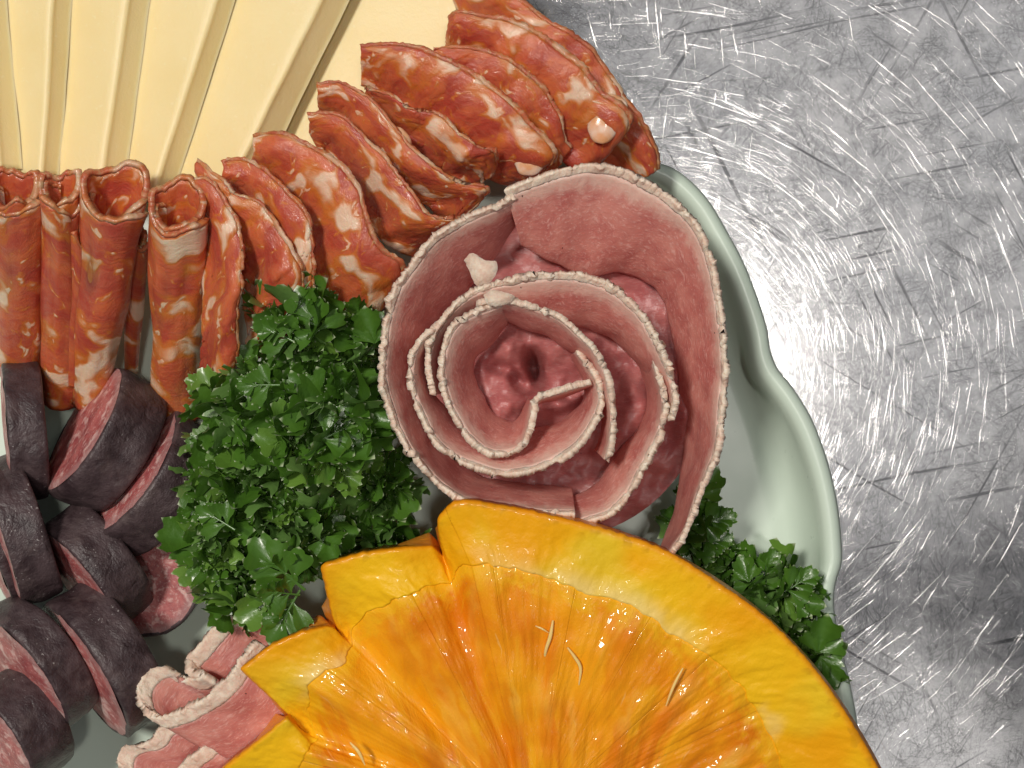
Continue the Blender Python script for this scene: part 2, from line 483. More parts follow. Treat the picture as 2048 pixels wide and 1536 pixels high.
def mat_fibre():
    n = NT('orange_fibre')
    n.set(Base_Color=(0.92, 0.62, 0.22), Roughness=0.2, Subsurface_Weight=0.3, Subsurface_Radius=(0.002, 0.001, 0.0004), Subsurface_Scale=1.0)
    return n.m

M_SCR = mat_scratch()
M_STEEL, M_PLATE, M_CHEESE = mat_steel(), mat_plate(), mat_cheese()
M_CHO, M_CHOR = mat_chorizo(), mat_chorizo(True)
M_FAT = mat_fat()
M_SAL, M_MOIST_SHADED, M_RIND = mat_salami(), mat_salami(True), mat_rind()
M_SKIN, M_CUT = mat_skin(), mat_cut()
M_LEAF, M_STEM = mat_leaf(), mat_stem()
M_PITH, M_PULP, M_PEEL, M_FIB = mat_pith(), mat_pulp(), mat_peel(), mat_fibre()

# ------------------------------------------------------------------ the table
tb = link_mesh('table', [(-1.2, -0.9, 0), (1.2, -0.9, 0), (1.2, 0.9, 0), (-1.2, 0.9, 0)], [(0, 1, 2, 3)], M_STEEL, None, None, False)
tb['kind'] = 'structure'
tb['label'] = 'scratched brushed stainless steel table top'
def scratches(n, x0, x1, y0, y1, seed):
    """fine raised scratch burrs in every direction; those lying across the light glint"""
    rs = np.random.RandomState(seed)
    V = []; F = []
    for i in range(n):
        px, py = rs.uniform(x0, x1), rs.uniform(y0, y1)
        c = P(px, py, 0)
        a = rs.uniform(0, math.pi)
        L = 0.002 + 0.026 * rs.rand() ** 2.5
        bend = rs.normal(0, 4.0)                       # curvature, 1/m
        w = (0.008 + 0.024 * rs.rand() ** 5) * 0.001
        hh = w * (0.05 + 0.12 * rs.rand())
        k = 5
        b = len(V)
        for j in range(k):
            t = (j / (k - 1) - 0.5) * L
            aa = a + bend * t
            x = c[0] + math.cos(a) * t - math.sin(a) * bend * t * t / 2
            y = c[1] + math.sin(a) * t + math.cos(a) * bend * t * t / 2
            nx, ny = -math.sin(aa), math.cos(aa)
            e = w * (1 - abs(2 * j / (k - 1) - 1) ** 3 * 0.9)
            for q, z in ((-1, 0.000001), (-0.35, hh), (0.35, hh), (1, 0.000001)):
                V.append((x + nx * q * e, y + ny * q * e, z))
        for j in range(k - 1):
            for q in range(3):
                o = b + j * 4 + q
                F.append((o, o + 4, o + 5, o + 1))
    o = link_mesh('scratches', V, F, M_SCR, tb)
    o['kind'] = 'stuff'
scratches(60000, 1000, 2150, -100, 1650, 4)

# ------------------------------------------------------------------ the plate
PC = (30.0, 1500.0)
rim_px = [(1235, 322), (1290, 322), (1340, 333), (1375, 356), (1413, 395), (1452, 458), (1490, 530), (1517, 600), (1535, 660),
          (1541, 700), (1553, 733), (1582, 770), (1620, 830), (1650, 905), (1671, 985), (1683, 1080), (1684, 1125), (1672, 1165),
          (1668, 1200), (1680, 1280), (1700, 1365), (1714, 1440), (1722, 1530), (1722, 1620)]
rp = curve([(a, b) for a, b in rim_px], 260)
ang = np.degrees(np.arctan2(PC[1] - rp[:, 1], rp[:, 0] - PC[0])); rad = np.hypot(rp[:, 0] - PC[0], rp[:, 1] - PC[1])
order = np.argsort(ang); ang, rad = ang[order], rad[order]
def plate_r(deg):
    d = ((deg + 180) % 360) - 180
    if ang[0] <= d <= ang[-1]:
        return float(np.interp(d, ang, rad))
    ph = ((d - 11.0) / 16.8) % 1.0
    return 1678 + 52 * math.sin(math.pi * ph) ** 0.75
def build_plate():
    nu = 720
    prof = [(-260, 3.0), (-150, 3.2), (-60, 8.0), (-14, 13.8), (-3, 15.6), (0, 16.6), (-4, 17.8), (-13, 18.6), (-26, 18.6), (-38, 17.6), (-47, 15.8),
            (-56, 13.4), (-66, 11.2), (-80, 9.4), (-100, 8.5), (-130, 8.2), (-200, 8.0), (-420, 8.0), (-900, 8.0), (-1300, 8.0), (-1720, 8.0)]
    G = np.empty((nu, len(prof), 3))
    base = np.array([plate_r(360 * i / nu) for i in range(nu)])
    k = np.ones(9) / 9
    sm = {}
    cur = base.copy()
    for i, (off, z) in enumerate(prof):
        if abs(off) > 60:           # the scallops soften towards the middle
            wdt = int(min(abs(off) / 6, 60)) * 2 + 1
            cur = np.convolve(np.concatenate((base[-80:], base, base[:80])), np.ones(wdt) / wdt, 'same')[80:-80]
        else:
            cur = base
        for a in range(nu):
            t = 2 * math.pi * a / nu
            r = max(cur[a] + off, 1.0)
            G[a, i] = P(PC[0] + r * math.cos(t), PC[1] - r * math.sin(t), z)
    o = surf('serving_plate', G, np.zeros((nu, len(prof), 2)), M_PLATE, None, True, True)
    o['label'] = 'large mint green plate with scalloped raised rim under all the food'
    o['category'] = 'plate'
build_plate()

# ------------------------------------------------------------------ cheese
def cheese(L, R, B, y0, y1, zl, zr, zb, label, skew=0.0):
    """wedge slice: left edge, right top edge and foot of the right side, each x at y=0 and x at y=340"""
    def xat(e, y): return e[0] + (e[1] - e[0]) * y / 340.0
    ny = 40
    G = []
    seed = random.random() * 50
    for i in range(ny):
        t = i / (ny - 1)
        y = y0 + (y1 - y0) * t
        xl, xr, xb = xat(L, y) - 45, xat(R, y), xat(B, y)
        yy = lambda x: y + skew * (x - xl)
        pr = [(xl, zl - 5.5), (xl, zl - 2.5)]
        pr.append((xl + 45, zb - 0.1))
        for s in np.linspace(0.1, 1, 9):
            x = xl + 45 + (xr - 10 - xl - 45) * s
            pr.append((x, zb - 0.1 + (zr - zb + 0.1) * s ** 0.8))
        for q in (20, 40, 60, 80):
            a = math.radians(q)
            pr.append((xr - 10 + 12 * math.sin(a), zr - 0.6 + 0.6 * math.cos(a)))
        for s in np.linspace(0.15, 1, 5):
            pr.append((xr + 2 + (xb - xr - 2) * s, zr - 0.6 + (zb - zr + 0.6) * s))
        G.append([(x + 2.0 * nz(y * .012, x * .01, seed), yy(x), z + 0.30 * nz(x * .01, y * .006, seed + 3)) for x, z in pr])
    A = PA(np.array(G))
    nv = A.shape[1]
    # close the underside and both ends
    verts = A.reshape(-1, 3); f = grid_faces(ny, nv)
    for i in range(ny - 1):
        f.append((i*nv, i*nv + nv - 1, (i+1)*nv + nv - 1, (i+1)*nv)[::-1])
    f.append(tuple(range(nv))); f.append(tuple((ny-1)*nv + j for j in range(nv))[::-1])
    o = link_mesh('cheese_slice', verts, f, M_CHEESE)
    o.data.polygons[-1].use_smooth = False; o.data.polygons[-2].use_smooth = False
    o['label'] = label; o['category'] = 'cheese'; o['group'] = 'fanned pale yellow cheese slices'
    return o
cheese((-140, -120), (-22, 5), (14, 46), -120, 338, 31.2, 33.3, 30.2, 'pale cheese slice cut off by the left picture edge, leftmost of the fan')
cheese((15, 46), (110, 88), (146, 119), -120, 352, 31.2, 33.3, 30.2, 'narrow pale cheese slice, second from the left in the fan')
cheese((147, 122), (258, 208), (298, 252), -120, 352, 31.2, 33.3, 30.2, 'pale cheese slice behind the wide open chorizo roll, third from left', 0.12)
cheese((300, 253), (430, 322), (463, 358), -120, 372, 31.2, 33.3, 30.2, 'pale cheese slice, third from the right in the fan', 0.12)
cheese((466, 354), (645, 476), (697, 530), -120, 360, 31, 33.6, 29.6, 'broad pale cheese slice overlapping the rightmost one of the fan', 0.02)
cheese((698, 525), (1000, 800), (1040, 830), -120, 330, 27, 30, 26, 'lowest and broadest cheese slice beside the fanned chorizo, rightmost of the fan')

# ------------------------------------------------------------------ chorizo
GR_C = 'chorizo slices folded along the cheese'
def base_of(pts, z=8.0):
    c = PA(np.asarray(pts, float)).mean(axis=0)
    return (c[0], c[1], z * 0.001)

def chorizo_patch(rim, root, label, bulge=1.0, ruff=1.0, curl=0.0):
    L = plen(rim)
    nu = int(L / 4.5) + 20; nv = 34
    R = curve(rim, nu); Q = curve(root, nu)
    Q[:, 2] = R[:, 2] + (Q[:, 2] - R[:, 2]) * 0.55
    seed = random.random() * 90
    v = np.linspace(0, 1, nv)[None, :]
    U = np.linspace(0, L, nu)[:, None] * 0.009      # cm along the rim
    Vc = v * 1.6
    UU, VV = np.broadcast_to(U, (nu, nv)), np.broadcast_to(Vc, (nu, nv))
    G = np.empty((nu, nv, 3))
    for k in range(2):
        G[..., k] = R[:, k:k+1] * (1 - v) + Q[:, k:k+1] * v
    fall = v ** 1.25
    G[..., 2] = R[:, 2:3] * (1 - fall) + Q[:, 2:3] * fall + bulge * np.sin(np.pi * np.clip(v * 1.3, 0, 1))
    r1 = nzgrid(UU * 1.1, VV * 0.8, seed); r2 = nzgrid(UU * 2.6, VV * 1.6, seed + 5); r3 = nzgrid(UU * 9, VV * 7, seed + 9)
    G[..., 2] += ruff * (1.5 * r1 + 0.7 * r2 + 0.18 * r3) * (0.4 + 0.6 * v)
    G[..., 0] += ruff * (7 * r2 + 1.5 * r3); G[..., 1] += ruff * (6 * r1 + 1.5 * r3)
    G[..., 2] += ruff * 0.9 * np.sin(UU * 4.6 + 4 * r1 + seed) * np.sqrt(v) * (0.5 + r1)
    # the free edge: ragged and slightly curled
    e = np.clip(1 - v / 0.10, 0, 1)
    j = nzgrid(UU * 13, VV * 5, seed + 20)
    G[..., 0] += 3.0 * j * e; G[..., 1] += 3.0 * nzgrid(UU * 15, VV * 5, seed + 27) * e
    G[..., 2] -= curl * e ** 2
    A = PA(G)
    UV = np.stack((UU, VV), -1)
    t = thing('chorizo_slice', label, 'chorizo', base_of(root), GR_C)
    kr = 3
    th = 0.00085 * (1 + 0.25 * r2)
    sheet('slice_meat', A[:, kr-1:], th[:, kr-1:], UV[:, kr-1:], M_CHO, t)
    sheet('casing', A[:, :kr], (th * 1.08)[:, :kr], UV[:, :kr], M_CHOR, t, 0.00012)
    adopt(t)
    return t

PATCHES = [
 ('outermost chorizo slice, curling over the plate rim beside the steel table',
  [(985,-40,36),(1056,8,36),(1086,36,36),(1151,69,36),(1197,114,35),(1239,171,34),(1273,221,33),(1300,262,31),(1317,338,28)],
  [(900,-30,22),(940,60,22),(1010,110,22),(1090,160,22),(1120,220,22),(1150,270,22),(1180,300,22),(1220,340,21),(1270,372,20)], 1.5, 1.0),
 ('chorizo slice with a thick white fat lump at its lower right corner',
  [(899,36,38),(919,22,39.5),(980,30,40),(1056,50,40),(1113,84,40),(1165,124,40),(1205,180,39.5),(1262,228,38),(1248,262,36),(1222,286,33)],
  [(893,92,27),(905,130,25),(945,170,25),(1000,220,25),(1040,260,25),(1080,290,25),(1110,310,25),(1130,330,25),(1150,345,24),(1180,362,23)], 1.2, 1.0),
 ('dark red chorizo slice tucked between the big mottled slice and the fat lump slice',
  [(866,95,39),(915,92,40),(961,99,40),(1010,115,40.5),(1050,142,40),(1090,182,39),(1112,222,38),(1128,262,36),(1140,292,33)],
  [(870,130,28),(885,160,26),(920,200,26),(960,240,26),(1000,280,26),(1040,310,26),(1060,330,26),(1080,350,25),(1100,366,24)], 1.0, 1.0),
 ('big mottled chorizo slice with a pale fat edge, squared tip against the cheese',
  [(721,92,41),(778,86,42),(839,91,42),(915,126,42),(972,160,42),(1018,198,42),(1067,248,41),(1113,305,39),(1075,354,34)],
  [(724,166,30),(760,190,28),(800,230,27),(850,270,27),(900,300,27),(940,330,27),(970,350,27),(1000,365,26),(1020,369,25)], 1.2, 0.8),
 ('short crumpled chorizo slice below the big mottled slice',
  [(729,174,40),(782,190,41),(824,219,42),(885,230,42.5),(919,263,42),(950,285,42),(991,303,41),(985,345,36)],
  [(738,222,29),(765,245,28),(800,275,28),(840,305,28),(880,333,28),(910,352,28),(932,372,28),(945,387,27)], 0.8, 1.6),
 ('chorizo slice with pointed tip on the cheese and a white fat chip',
  [(633,168,41),(683,163,42),(729,187,42),(782,244,43),(820,285,43),(869,332,43),(923,362,42),(976,374,41),(930,432,35)],
  [(638,226,30),(664,246,29),(700,274,29),(740,312,29),(780,352,29),(810,382,29),(840,402,29),(870,422,29),(890,442,28)], 1.0, 1.0),
 ('chorizo slice with long pale fat streaks, its tip lowest on the cheese',
  [(614,227,41),(664,226,42.5),(725,267,43),(789,331,44),(824,377,44),(858,423,43),(923,436,41),(880,480,35)],
  [(632,290,30),(655,305,29),(692,352,29),(718,402,29),(742,442,29),(772,482,29),(802,502,29),(832,517,28)], 1.2, 1.0),
 ('large flat red chorizo slice above the upper parsley sprig',
  [(508,273,41),(560,264,43),(620,286,44),(687,331,45),(717,369,45),(740,449,44),(763,491,43),(808,529,41),(790,605,33)],
  [(506,335,31),(535,370,30),(565,425,29),(600,485,29),(620,535,29),(630,575,29),(640,605,28),(650,645,27),(660,665,25)], 1.6, 0.7),
 ('chorizo slice with a crusty tan edge, left of the large flat slice',
  [(442,322,41),(480,318,42),(515,329,43),(570,372,44),(619,436,44.5),(628,487,44),(626,560,42),(630,640,37)],
  [(455,384,31),(472,404,30),(502,444,29),(522,484,29),(540,544,29),(545,594,28),(550,644,27),(560,694,26)], 1.2, 1.2),
 ('chorizo slice with a wavy inner fold, just above the parsley',
  [(395,320,41),(430,346,43),(469,380,44),(531,421,44.5),(570,467,44.5),(600,522,44),(606,562,43),(600,645,38)],
  [(400,384,31),(415,414,30),(440,474,29),(470,524,29),(490,574,29),(490,624,28),(490,684,27),(500,724,26)], 1.2, 1.6),
 ('chorizo slice with a big pale fat patch at its top, beside the last standing roll',
  [(372,362,41),(413,356,43),(450,396,44),(482,456,44.5),(488,520,44.5),(480,590,43),(475,650,40),(470,720,35),(450,772,31)],
  [(383,404,31),(395,444,30),(405,504,29),(408,564,29),(408,624,28),(405,684,27),(400,744,23),(395,784,22),(395,804,20)], 1.4, 1.0),
]
SLICES = [chorizo_patch(rim, root, lab, bu, ru) for lab, rim, root, bu, ru in PATCHES]
def fat_lump(parent, px, py, z, rx, ry, rot, h):
    """a solid knob of white fat set in a slice"""
    nu, nv = 40, 16
    G = np.empty((nu, nv, 3)); ca, sa = math.cos(rot), math.sin(rot)
    for i in range(nu):
        a = 2 * math.pi * i / nu
        for j in range(nv):
            b = math.pi * (j + 0.02) / (nv - 0.96)
            k = 1 + 0.22 * nz(math.cos(a) * 1.3, math.sin(a) * 1.3, px * .01 + b)
            x, y = rx * math.cos(a) * math.sin(b) * k, ry * math.sin(a) * math.sin(b) * k
            G[i, j] = (px + x * ca - y * sa, py + x * sa + y * ca, z + h * math.cos(b))
    o = surf('fat_lump', PA(G), G[..., :2] * 0.009, M_FAT, parent, True, True)
    o.matrix_parent_inverse = Matrix.Translation(parent.location).inverted()
fat_lump(SLICES[1], 1214, 238, 37.7, 34, 54, 0.45, 1.25)
fat_lump(SLICES[3], 1062, 316, 37.7, 30, 40, 0.6, 1.1)
fat_lump(SLICES[5], 806, 272, 42.0, 10, 24, -0.75, 0.9)

def roll(name, top, bot, ra, rb, label, cat, group, mats, turns=1.35, lip=3.0, back=-math.pi/2, casing=0.6, grow=0.0007,
         pinch=(1.0, 0.75), th=0.001, ragged=0.4, rough_len=None, start=0.0, squash=0.0, seedv=None, roundlip=2.0):
    """a rolled slice: spiral section swept from its open top to its lower end; radii in mm, ends in px,py,zmm"""
    A, B = P(*top), P(*bot)
    ax = A - B; Ln = np.linalg.norm(ax); ax /= Ln
    e1 = np.cross(ax, (0, 0, 1)); e1 /= np.linalg.norm(e1)        # sideways
    if e1[0] < 0: e1 = -e1
    e2 = np.cross(e1, ax)                                          # up
    if e2[2] < 0: e2 = -e2
    seed = random.random() * 90 if seedv is None else seedv
    nu = int(150 * turns); nv = 60
    phi = start + np.linspace(0, 2 * math.pi * turns, nu)[:, None]
    s = np.linspace(0, 1, nv)[None, :]                             # 0 at the lip
    g = np.linspace(0, 1, nu)[:, None] * turns * grow
    n1 = nzgrid(np.broadcast_to(phi, (nu, nv)) * 0.8, np.broadcast_to(s, (nu, nv)) * 3.0, seed)
    n2 = nzgrid(np.broadcast_to(phi, (nu, nv)) * 2.5, np.broadcast_to(s, (nu, nv)) * 7.0, seed + 4)
    pa = 1 + (pinch[0] - 1) * s; pb = 1 + (pinch[1] - 1) * s
    flare = 1 + 0.10 * np.exp(-s * 9)
    x = (ra * 0.001 * pa * flare - g) * (1 + 0.22 * n1 + 0.06 * n2)
    y = (rb * 0.001 * pb * flare - g) * (1 + 0.24 * n1 + 0.07 * n2)
    lipo = lip * 0.001 * (np.sin(phi - back + math.pi / 2) * 0.5 + 0.5) - roundlip * 0.001 * (np.linspace(-1, 1, nu)[:, None]) ** 2 \
        + 0.0006 * n2[:, :1] + 0.0028 * n1[:, :1]
    lipo = lipo + 0.0004 * ragged * nzgrid(phi * 5, phi * 0 + 2, seed + 8, 3)
    axial = lipo * (1 - s) - s * Ln
    X = np.cos(phi) * x; Y = np.sin(phi) * y
    G = A + X[..., None] * e1 + Y[..., None] * e2 + axial[..., None] * ax
    UV = np.stack((np.broadcast_to(phi * ra * 0.1, (nu, nv)), np.broadcast_to(s * Ln * 100, (nu, nv))), -1)
    t = thing(name, label, cat, (B[0], B[1], 0.008), group)
    kr = max(2, int(round(casing * 0.001 / Ln * nv)) + 1)
    jag = np.zeros((nu, nv))
    sheet('slice_meat', G[:, kr-1:], th, UV[:, kr-1:], mats[0], t)
    sheet('casing', G[:, :kr], th * 1.02, UV[:, :kr], mats[1], t, 0.0001)
    adopt(t)
    return t
CM = (M_CHO, M_CHOR)
GR_R = 'rolled chorizo slices standing in a row'
roll('chorizo_roll', (28, 384, 41), (40, 745, 16), 3.9, 3.2, 'leftmost chorizo roll, cut off by the left picture edge', 'chorizo', GR_R, CM, 1.6, 2.0, pinch=(0.95, 0.8))
roll('chorizo_roll', (122, 384, 42), (122, 800, 15), 3.2, 3.0, 'slim chorizo roll with a small round opening, second from left', 'chorizo', GR_R, CM, 1.7, 3.0, pinch=(0.95, 0.9))
roll('chorizo_roll', (232, 402, 42), (178, 800, 15), 4.9, 4.2, 'widest chorizo roll with a gaping opening, third from left', 'chorizo', GR_R, CM, 1.5, 5.0, pinch=(0.72, 0.8))
roll('chorizo_roll', (272, 470, 34), (262, 740, 14), 1.9, 2.0, 'thin pinched chorizo roll squeezed between the two widest rolls', 'chorizo', GR_R, CM, 1.2, 1.0, pinch=(0.5, 0.6))
roll('chorizo_roll', (162, 470, 38), (142, 765, 19), 1.5, 1.6, 'thin torn chorizo curl wedged beside the slim round roll', 'chorizo', GR_R, CM, 1.1, 1.0, pinch=(0.7, 0.7))
roll('chorizo_roll', (356, 424, 43), (352, 818, 16), 4.3, 3.9, 'chorizo roll with a pale fat band below its lip, nearest the parsley', 'chorizo', GR_R, CM, 1.6, 4.0, pinch=(1.0, 0.9))

# ------------------------------------------------------------------ the salami rose
rose = thing('salami_rose', 'big pink salami rose of rolled slices with pale ragged rims', 'salami', tuple(P(1110, 700, 8)))
def petal(rim, ctr, name='petal', th=0.95, rindw=1.5, prof=1.7, ragged=1.0, wav=1.0, lead=None):
    """rim rows: px, py, z mm, inset px of the foot, depth mm; walls run from the rim down and in to ctr"""
    L = plen(rim)
    nu = int(L / 2.4) + 12
    R = curve([(x, y, z, i * 1.28, dd * 0.60) for x, y, z, i, dd in rim], nu)
    d = np.array(ctr)[None, :] - R[:, :2]
    d /= np.linalg.norm(d, axis=1, keepdims=True)
    seed = random.random() * 90
    dep = R[:, 4:5]
    vr = rindw * 0.52 / dep                                   # share of the height that is rind
    def rows(v):
        nv = v.shape[1]
        U = np.broadcast_to(np.linspace(0, L, nu)[:, None] * 0.009, (nu, nv)); V = v * dep * 0.1
        f = 1 - (1 - v) ** prof
        w1 = nzgrid(U * 0.9, V * 0.8, seed); w2 = nzgrid(U * 2.3, V * 1.5, seed + 3)
        ins = R[:, 3:4] * f + wav * (7 * w1 + 3.5 * w2) * np.minimum(1, v * 4 + 0.25)
        G = np.empty((nu, nv, 3))
        G[..., 0] = R[:, 0:1] + d[:, 0:1] * ins
        G[..., 1] = R[:, 1:2] + d[:, 1:2] * ins
        G[..., 2] = R[:, 2:3] - dep * v
        return G, U, V
    v = vr + (1 - vr) * np.linspace(0, 1, 26)[None, :]
    G, U, V = rows(v)
    sl = sheet(name, PA(G), th * 0.001 * (1 + 0.12 * nzgrid(U * 2, V * 2, seed + 6)), np.stack((U, V), -1), M_SAL, rose)
    v = vr * 1.04 * np.linspace(0, 1, 6)[None, :]
    G, U, V = rows(v)
    e = 1 - v / (vr * 1.04)
    j3 = nzgrid(U * 3.1, V * 2, seed + 19, 3)
    rs = np.random.RandomState(int(seed * 100))
    chip = np.zeros((nu, 1)); chx = np.zeros((nu, 1)); ui = np.arange(nu)[:, None]
    for _ in range(int(L / 26)):                     # torn bits standing off the edge
        c0, wdt = rs.uniform(0, nu), rs.uniform(0.8, 3.2)
        bb = np.exp(-((ui - c0) / wdt) ** 2)
        chip += bb * rs.uniform(-0.6, 0.7); chx += bb * rs.normal(0, 3.5)
    G[..., 2] += ragged * (0.7 * j3 + chip) * e
    G[..., 0] += ragged * chx * d[:, 0:1] * e; G[..., 1] += ragged * chx * d[:, 1:2] * e
    sheet('rind', PA(G), th * 0.00102 * (1 + 0.22 * nzgrid(U * 1.7, V * 4, seed + 23, 3)), np.stack((U, V), -1), M_RIND, sl,
          0.00034 * ragged, 0.2 + 0.8 * e)
    return sl
ZR = 45.0
A_ = [(1010,378,44,90,14),(1064,357,45,120,18),(1134,335,46,150,22),(1169,328,46,165,24),(1228,332,46,175,25),(1286,354,46,170,25),(1329,382,46,150,25),(1384,436,46,125,25),
      (1415,486,46,105,25),(1431,542,46,92,25),(1443,612,46,82,25),(1452,690,46,76,26),(1453,770,46,72,26),(1447,835,46,68,26),(1434,912,46,56,26),(1412,966,45,44,26),(1388,1020,45,34,25),
      (1368,1072,44,28,25),(1335,1120,43,20,24)]
petal([(x, y, z, i * 1.0, d) for x, y, z, i, d in A_], (1110, 710), rindw=1.7, prof=1.25)
B_ = [(1040,388,43,30,16),(1001,404,44,46,18),(960,420,44.5,66,20),(907,446,45,86,22),(857,482,45,92,24),(814,536,45,92,25),(784,585,45,84,25),(769,640,45,74,25),(763,690,45,66,25),(763,771,45,62,25),
      (778,826,45,60,25),(799,871,45,54,25),(822,907,45,48,25),(850,942,45,44,25),(880,973,44,44,25),(925,1002,44,44,25),(1006,1020,43,44,24),(1097,1030,43,42,23),(1150,1030,43,40,22)]
petal(B_, (1110, 715), rindw=1.8, prof=1.35)
C_ = [(866,790,42,22,18),(856,725,43,22,18),(859,683,44,24,18),(885,636,45,30,18),(935,587,46,48,19),(970,571,46.5,60,20),(1017,555,47,74,20),(1072,544,47,84,20),(1122,543,47,86,20),(1181,551,47,84,20),
      (1224,570,47,78,20),(1267,608,47,70,20),(1298,645,47,60,20),(1316,678,47,52,20),(1331,712,47,44,20),(1345,757,46,36,20),(1352,796,46,28,20),(1345,842,45,22,19)]
petal(C_, (1085, 745), ragged=1.25, rindw=1.5)
D_ = [(1262,640,40,20,16),(1296,690,43,20,18),(1316,740,44.5,20,19),(1330,790,45,24,20),(1331,830,45,28,20),(1322,876,45,34,20),(1300,915,45,40,20),(1280,955,44,46,20),(1258,995,43,50,19),(1228,1026,42,48,18),(1170,1046,41,44,16),(1110,1054,40,40,15)]
petal(D_, (1110, 800), ragged=1.1)
E_ = [(884,640,44,14,16),(846,672,45,18,18),(822,706,45.5,24,19),(817,736,46,28,20),(820,770,46,32,20),(829,808,46,36,20),(840,832,46,40,20),(864,880,46,44,20),(901,916,46,50,20),(953,938,46,54,20),(1006,951,46,56,20),(1059,945,46,56,20),
      (1112,926,46,54,20),(1164,888,46,46,20),(1192,843,46,36,20),(1206,800,45.5,26,19),(1200,765,45,20,18),(1180,730,44,16,17),(1158,700,42.5,12,16)]
petal(E_, (1040, 775), ragged=1.0)
F_ = [(952,606,46.5,20,18),(978,600,47,26,18),(1031,603,47.5,34,18),(1076,614,47.5,36,18),(1119,632,47.5,34,18),(1157,666,47.5,30,18),(1192,702,47.5,24,18),(1214,744,47.5,20,18),(1224,785,47,18,18),(1229,841,46.5,18,18),(1225,884,46,20,17),(1216,922,44.5,24,16)]
petal(F_, (1050, 770), ragged=0.9, rindw=1.2)
G_ = [(1012,604,46,36,18),(978,612,46.5,52,20),(938,627,47,60,21),(908,646,47,60,21),(889,678,47,56,21),(881,711,47,52,21),(880,757,47,50,21),(891,799,47,50,21),(911,841,47,54,21),(943,885,46.5,58,21),(978,906,46,56,21),(1008,909,46,50,20),(1040,897,45.5,40,19),
      (1057,868,45,26,18),(1067,834,44.5,16,17),(1070,806,44.5,8,16)]
petal(G_, (1010, 760), ragged=0.9, rindw=1.2)
H_ = [(1064,808,44.5,-6,15),(1080,792,45,-8,16),(1100,785,45,-10,16),(1133,775,45,-10,16),(1180,763,45,-8,16)]
petal(H_, (1080, 720), ragged=0.9, rindw=1.1, wav=0.4)

def rose_floor():
    """the crumpled slice at the bottom of the cups"""
    nu, nv = 200, 90
    th = np.linspace(0, 2 * math.pi, nu)[:, None]; r = np.linspace(0.0, 1, nv)[None, :] ** 0.8
    cx, cy = 1090.0, 740.0
    X = cx + 300 * r * np.cos(th) + 30 * r; Y = cy - 325 * r * np.sin(th) + 10 * r
    Z = 29.0 - 1.0 * smoothstep(r, 0.3, 0.6) + 0 * th
    n1 = nzgrid(X * 0.013, Y * 0.013, 3.1); n2 = nzgrid(X * 0.03, Y * 0.03, 8.7); n3 = nzgrid(X * 0.08, Y * 0.08, 2.2)
    Z = Z + 3.2 * n1 + 1.3 * n2 + 0.35 * n3
    def lump(px, py, sx, sy, a, h):
        ca, sa = math.cos(a), math.sin(a)
        u = ((X - px) * ca + (Y - py) * sa) / sx; w = (-(X - px) * sa + (Y - py) * ca) / sy
        return h * np.exp(-(u * u + w * w))
    Z = Z + lump(1000, 810, 62, 52, 0.4, 7) + lump(1130, 690, 75, 52, 0.5, 6.5) + lump(1010, 690, 44, 40, -0.4, 5.5) + lump(955, 730, 22, 40, 0.2, 4)
    Z = Z + lump(1120, 850, 60, 34, -0.3, 5) + lump(1262, 850, 44, 90, 0.1, 6.5) + lump(1370, 830, 26, 80, -0.1, 5)
    Z = Z - lump(1068, 738, 15, 34, -0.15, 13) - lump(1040, 765, 26, 12, 0.8, 7) - lump(1000, 735, 20, 12, 0.1, 4) - lump(1112, 808, 26, 12, 0.2, 5)
    
    G = PA(np.stack((X, Y, Z), -1))
    UV = np.stack((X * 0.009, Y * 0.009), -1)
    surf('crumpled_centre', G, UV, M_MOIST_SHADED, rose)
rose_floor()

def flake(pts, z, parent, tilt=0.0):
    """a loose chip of fat: thin irregular polygon fan with thickness"""
    c = np.mean(np.array(pts, float), axis=0)
    n = len(pts) * 5
    loop = curve(list(pts) + [pts[0]], n + 1)[:-1]
    V = []
    for dz in (0.2, -0.2):
        V.append(P(c[0], c[1], z + dz + 0.2))
        for i, (x, y) in enumerate(loop):
            j = 2.0 * nz(x * .2, y * .2, z)
            V.append(P(x + j, y + 1.5 * nz(y * .2, x * .2, z + 4), z + dz + tilt * (x - c[0]) * 0.02 + 0.4 * nz(x * .05, y * .05)))
    f = []
    for i in range(n):
        i2 = (i + 1) % n
        f += [(0, 1 + i2, 1 + i), (n + 1, n + 2 + i, n + 2 + i2), (1 + i, 1 + i2, n + 2 + i2, n + 2 + i)]
    V = np.array(V)
    link_mesh('fat_flake', V, f, M_RIND, parent, V[:, :2] * 100)
flake([(928, 520), (942, 506), (958, 512), (968, 520), (993, 524), (995, 540), (988, 556), (972, 570), (955, 572), (940, 545)], 44.0, rose, 1.0)
flake([(968, 590), (985, 580), (1008, 584), (1030, 594), (1018, 606), (996, 612), (976, 610)], 48.2, rose)
adopt(rose)

